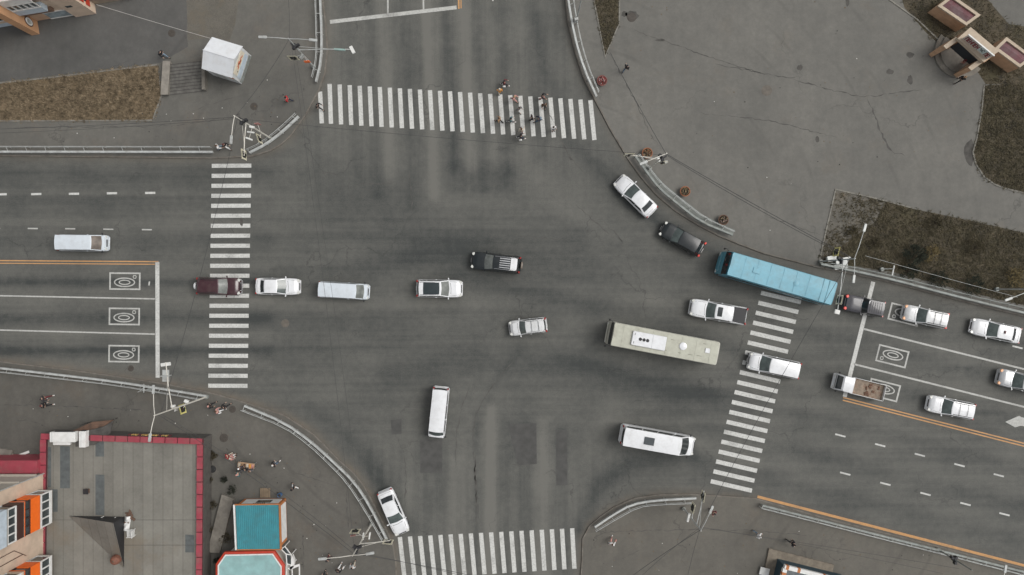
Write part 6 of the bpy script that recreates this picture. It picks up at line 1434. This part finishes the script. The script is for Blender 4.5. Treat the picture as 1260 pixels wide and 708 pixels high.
# ---------------------------------------------- peach building, top left
def northwest_building():
    A, B = P(-120, 53.3, .12), P(91.4, 18.4, .12); A.z = B.z = 0; u = (B - A).normalized(); n = Vector((u.y, -u.x, 0)); HB = 9.5; ang = math.atan2(u.y, u.x)
    o = Vector((B.x, B.y, .12)); t = thing('shop_building', 'peach building with a round plaque on its projecting fin, top left corner', 'building', o)
    def at(x_px): return P(x_px, 33.5 - .1655 * x_px, .12)
    def bx(nm, x0, x1, z0, z1, out, depth, m_, parent=t, shift=0):
        a, b = at(x0), at(x1); c = (a + b) / 2; L = (b - a).length; p = c + n * (out - depth / 2); return MB().box((p.x, p.y, (z0 + z1) / 2), (L, depth, z1 - z0), ang).build(nm, m_, parent, o)
    bx('wall', -120, 92, .06, HB, 0, 14, PEACHL); bx('wall', 93, 118, .06, HB, .28, 14, PEACHL)
    bx('wall', 92.02, 92.98, .06, HB, -.3, 13, PEACH)
    bx('fin', 36.6, 46, .06, HB + .4, 1.42, 1.6, ORANGEP)
    bx('wall_strip', 46.3, 63, .2, 2.2, .03, .06, PEACH); sf = bx('shop_front', 64, 91, .3, 1.65, .05, .1, GLASSL); bx('frame', 63.4, 91.5, .14, .29, .08, .12, WHITEP, sf); bx('frame', 63.4, 91.5, 1.66, 1.78, .08, .12, WHITEP, sf)
    bx('canopy', 46.4, 82, 2.35, 2.95, .35, .5, mat('brown_canopy', (.16, .10, .07), .7, local=False)); bal = bx('balcony', 46.4, 80, 3.2, 4.25, .6, .7, PALEB); bx('window_frame', 46.5, 80, 4.26, 4.42, .62, .1, WHITEP, bal); bx('pane', 46.6, 79.8, 4.43, 5.5, .5, .06, GLASSB, bal); bx('window_frame', 46.5, 80, 5.51, 5.7, .62, .1, WHITEP, bal); bx('panel', 46.4, 80, 5.72, 6.8, .6, .7, WHITEP, bal)
    fr = MB()
    for k in range(6): a = at(47 + k * 6.5) + n * .56; fr.box((a.x, a.y, 4.96), (.09, .1, 1.06), ang)
    fr.build('window_frame', WHITEP, bal, o)
    w = bx('window', 99, 106, 2.6, 3.0, .31, .06, GLASSB); bx('plinth', -120, 36, .06, .85, .04, .08, PALEB)
    for x0, x1 in ((-60, -20), (-10, 24)): w = bx('window', x0, x1, 1.6, 3.1, .03, .08, GLASSB); bx('frame', x0, x1, 1.45, 1.6, .06, .1, WHITEP, w)
    # round plaque on the fin
    a = at(46) + n * .66; c = Vector((a.x, a.y, 1.75)) + u * .012
    d = MB(); vs = [c + n * .42 * math.cos(k * .3142) + Vector((0, 0, .62 * math.sin(k * .3142))) for k in range(20)]; d.add(vs + [p + u * .05 for p in vs], [tuple(range(20, 40))] + [(k, (k + 1) % 20, 20 + (k + 1) % 20, 20 + k) for k in range(20)]); pl = d.build('plaque', WHITEP, t, o)
    d = MB(); c2 = c + u * .06; vs = [c2 + n * .26 * math.cos(k * .4488) + Vector((0, 0, .40 * math.sin(k * .4488))) for k in range(14)]; d.add(vs, [tuple(range(14))]); d.build('plaque_centre', GALV, pl, o)
    rim = MB(); rim.tube([c + u * .03 + n * .44 * math.cos(k * .3142) + Vector((0, 0, .64 * math.sin(k * .3142))) for k in range(21)], .05, 6); rim.build('plaque_rim', BROWNP, pl, o)
    # east side: red and navy shop sign, low tan wing
    e = at(118) + n * .28; e.z = 0
    for z0, z1, m_, d0, d1 in ((1.3, 2.0, REDF, .3, 3.2), (2.0, 2.5, cl('navy'), .6, 3.4), (2.5, 3.6, REDF, .3, 4.0)):
        p = e - n * (d0 + d1) / 2 + u * .05; MB().box((p.x, p.y, (z0 + z1) / 2), (.08, d1 - d0, z1 - z0), ang).build('shop_sign', m_, t, o)
    q = e - n * 2.3 + u * 2.2; wm_ = MB(); wm_.box((q.x, q.y, .7), (4.2, 2.6, 1.3), ang); wm_.build('low_wing', mat('tan_low_wall', (.30, .25, .19), .85, local=False), t, o)
    MB().box((q.x, q.y, 1.39), (4.3, 2.7, .06), ang).build('wing_roof', CONCD, t, o)
northwest_building()

# ---------------------------------------------- peach gate with a stage, top right
def gate():
    MAR = mat('maroon_sheet_roof', (.105, .028, .035), .55, var=.3, scale=.7, dirt=(.15, .12, .12), dirt_amt=.6, local=False); CRM = mat('cream_coping', (.46, .38, .29), .8, var=.08, dirt=(.32, .25, .18), dirt_amt=.4, local=False); ORG = mat('apricot_wall', (.52, .33, .205), .85, var=.1, dirt=(.25, .16, .1), dirt_amt=.4, local=False)
    o = P(1180, 60, .12); t = thing('gate_pavilion', 'peach and cream gate pavilion with maroon roofs and a small stage', 'pavilion', o)
    def block(c, zr):
        q = [W2(*p, zr) for p in c]; MB().prism(q, .05, zr - .12).build('wall', ORG, t, o)
        V = [Vector((*p, 0)) for p in q]; ctr = sum(V, Vector()) / 4
        rim = MB()
        ins = []
        for i in range(4):
            a, b, d = V[i - 1], V[i], V[(i + 1) % 4]; e1 = (a - b).normalized(); e2 = (d - b).normalized(); ins.append(b + (e1 + e2) * .30)
        Z0, Z1 = Vector((0, 0, zr - .115)), Vector((0, 0, zr + .08))
        for i in range(4):
            j = (i + 1) % 4; rim.add([V[i] + Z0, V[j] + Z0, ins[j] + Z0, ins[i] + Z0, V[i] + Z1, V[j] + Z1, ins[j] + Z1, ins[i] + Z1], [(0, 3, 2, 1), (4, 5, 6, 7), (0, 1, 5, 4), (2, 3, 7, 6)])
        rim.build('coping', CRM, t, o)
        rf = MB(); a, b, c_, d = [p + Vector((0, 0, zr - .10)) for p in ins]; m1, m2 = (a + d) / 2 + Vector((0, 0, .16)), (b + c_) / 2 + Vector((0, 0, .16)); rf.add([a, b, c_, d, m1, m2], [(0, 1, 5, 4), (4, 5, 2, 3)]); rf.build('roof', MAR, t, o)
    block([(1153.4, 7.8), (1188.7, 32), (1206.4, 19), (1171, -6)], 2.0); block([(1223, 60.5), (1254.4, 83.5), (1272, 71), (1238, 46)], 2.0)
    zc = 3.5; can = [W2(*p, zc) for p in ((1194.5, 33.5), (1229.5, 63), (1210.5, 76.5), (1178.5, 47.5))]; MB().prism(can, zc - .4, zc).build('canopy', CRM, t, o)
    for q in (((1161, 56.5), (1176.5, 45.5), (1180, 49.5), (1164.5, 60.5)), ((1191.5, 83), (1206, 72.5), (1210, 76.5), (1195.5, 87))):
        MB().prism([W2(*p, 2.9) for p in q], .06, 2.9).build('pier', ORG, t, o); MB().prism([W2(*p, 3.0) for p in q], 2.905, 3.0).build('pier_cap', CRM, t, o)
    MB().prism([W2(*p, 3.05) for p in ((1179, 48), (1195, 34.5), (1198, 38), (1183, 51.5))], .06, 3.05).build('side_wall', ORG, t, o); MB().prism([W2(*p, 3.05) for p in ((1208, 73.5), (1224, 60.5), (1228, 64), (1211.5, 77))], .06, 3.05).build('side_wall', ORG, t, o)
    a, b = P(1181.5, 51.5, 3.05), P(1206, 73, 3.05); c = (a + b) / 2; d = b - a; MB().box((c.x, c.y, 2.2), (d.length, .1, 1.72), math.atan2(d.y, d.x)).build('stage_opening', mat('painted_opening_shade', (.025, .03, .034), .9, local=False), t, o)  # near-black panel paints in the shade inside the opening under the canopy
    c = P(1184, 63, .5); ang0 = math.atan2(d.y, d.x); 
    for r, z, m_ in ((2.25, .55, CONC), (2.75, .32, CONC)):
        pts = [(c.x + r * math.cos(ang0 - math.pi * k / 24), c.y + r * math.sin(ang0 - math.pi * k / 24)) for k in range(25)]; MB().prism(pts, .05, z).build('stage_step', m_, t, o)
    # sign on top of the canopy
    a, b = P(1184, 47.5, 3.5), P(1214.5, 72.8, 3.5); d = (b - a); L = d.length; d.normalize(); nn = Vector((d.y, -d.x, 0)); an = math.atan2(d.y, d.x)
    bd = MB(); m = (a + b) / 2; bd.box((m.x, m.y, 4.05), (L, .08, 1.0), an); sb = bd.build('sign_board', mat('pale_sign_board', (.52, .48, .43), .7, local=False), t, o)
    fr = MB(); fr.box((m.x, m.y, 4.6), (L + .1, .12, .09), an); fr.build('sign_edge', WHITEP, sb, o)
    DRL = mat('dark_red_letters', (.20, .022, .03), .6, local=False); rn = random.Random(11)
    for i in range(11):
        if i in (6, 7, 8): continue
        lt = MB(); p = a + d * (.18 + i * (L - .3) / 11) + nn * .06; w_, h_ = .24, .62
        def st(dx, dz, sx, sz): q = p + d * dx; lt.box((q.x, q.y, 4.02 + dz), (sx, .06, sz), an)
        st(0, 0, .06, h_)
        if i % 3 != 1: st(w_ * .85, 0, .06, h_)
        for dz in ((.28, ) if i % 3 == 0 else (.28, 0, -.28) if i % 3 == 1 else (0,)): st(w_ * .45, dz, w_ * .75, .06)
        lt.build('sign_letter', DRL, sb, o)
    p = a + d * L * .66 + nn * .06; em = MB(); em.box((p.x, p.y, 4.15), (.85, .05, .85), an, bev=.02); em.build('emblem', mat('pale_mint_emblem', (.50, .58, .56), .6, local=False), sb, o); e2 = MB(); p += nn * .03
    for dx, dz in ((-.2, .15), (0, .05), (.15, .2), (.1, -.15), (-.1, -.05)): q = p + d * dx; e2.box((q.x, q.y, 4.15 + dz), (.14, .03, .12), an)
    e2.build('emblem_mark', CONCD, sb, o)
    p = P(1150.5, 65.5, .4); tt = thing('bench', 'short white bench left of the round stage', 'bench', (p.x, p.y, .12), R(30)); MB().box((0, 0, .42), (.75, .24, .06), bev=.01).build('seat', WHITEP, tt)
    for x in (-.28, .28): MB().box((x, 0, .2), (.08, .2, .4)).build('leg', CONC, tt)
gate()

# ---------------------------------------------- kiosk with apron, bottom edge
def south_kiosk():
    zr = 2.4; c = [W2(*p, zr) for p in ((965.5, 696.5), (1046, 716.5), (1033, 768), (953, 748))]; o = Vector((*c[0], .12)); t = thing('street_kiosk', 'grey roofed kiosk with white and orange fascia on a concrete apron, bottom edge', 'kiosk', o)
    ap = [W2(*p, .35) for p in ((946.5, 675.3), (1026.5, 695.5), (1024.8, 702.5), (1040, 760), (930, 760))]; MB().prism(ap, .05, .32).build('apron', mat('apron_concrete', (.21, .18, .14), .9, var=.2, dirt=(.12, .1, .08), dirt_amt=.6, local=False), t, o)
    MB().prism(c, .3, 2.2).build('wall', mat('dark_blue_wall', (.022, .05, .068), .6, local=False), t, o)
    V = [Vector((*p, 0)) for p in c]; cc = sum(V, Vector()) / 4
    MB().prism([(cc.x + (p.x - cc.x) * .93, cc.y + (p.y - cc.y) * .93) for p in V], 2.2, 2.36).build('roof', mat('blue_grey_roof', (.12, .13, .135), .8, var=.2, local=False), t, o)
    fa = MB(); fo = MB()
    for i in (0, 3):
        a, b = V[i], V[(i + 1) % 4]; d = b - a; L = d.length; d.normalize(); nn = Vector((d.y, -d.x, 0)); nn = nn if nn.dot((a + b) / 2 - cc) > 0 else -nn; an = math.atan2(d.y, d.x)
        m = (a + b) / 2 - nn * .10; fa.box((m.x, m.y, 2.3), (L - .5 * (i == 3), .42, .40), an)
        for s in (.3, 1.5, 4.2):
            p = a + d * s - nn * .10 if i == 0 else a.lerp(b, 1) - d * (s + .5) - nn * .1
            fo.box((p.x, p.y, 2.3), (.30, .44, .412), an)
    fa.build('fascia', WHITEP, t, o); fo.build('orange_stripe', ORT, t, o)
    p = P(941, 704, .5); MB().box((p.x, p.y, .4), (1.0, .8, .12), -.25, bev=.03).build('white_step', WHITEP, t, o)
south_kiosk()
# ================================================================== camera, sky, sun
cd = bpy.data.cameras.new('drone_camera'); cam = bpy.data.objects.new('drone_camera', cd); COL.objects.link(cam)
cam.location = (0, 0, CAM_H); cam.rotation_euler = (0, 0, 0)
cd.sensor_width = 36; cd.lens = CAM_H * PPM / 1260 * 36; cd.clip_end = 3000; cd.clip_start = .5
sc.camera = cam
EL, AZ = R(54), R(78)          # high sun behind thin cloud, from the upper right
w = bpy.data.worlds.new('World'); sc.world = w; w.use_nodes = True; nt = w.node_tree
bg = nt.nodes['Background']; sky = nt.nodes.new('ShaderNodeTexSky'); sky.sky_type = 'NISHITA'; sky.sun_disc = False
sky.sun_elevation = EL; sky.sun_rotation = AZ; sky.dust_density = 4; sky.air_density = 1.2; sky.ozone_density = 1
hs = nt.nodes.new('ShaderNodeHueSaturation'); hs.inputs['Saturation'].default_value = .15
nt.links.new(sky.outputs[0], hs.inputs['Color']); nt.links.new(hs.outputs[0], bg.inputs['Color']); bg.inputs['Strength'].default_value = .10
sd = bpy.data.lights.new('sun', 'SUN'); sun = bpy.data.objects.new('sun', sd); COL.objects.link(sun)
sd.energy = .85; sd.angle = R(30); sd.color = (1, .965, .92)
dirv = Vector((math.sin(AZ) * math.cos(EL), math.cos(AZ) * math.cos(EL), math.sin(EL)))
sun.rotation_euler = dirv.to_track_quat('Z', 'Y').to_euler(); sun.location = (0, 0, 60)
sc.view_settings.view_transform = 'Standard'; sc.view_settings.look = 'None'; sc.view_settings.gamma = 1.0; sc.view_settings.use_curve_mapping = False
sc.view_settings.exposure = 0.45
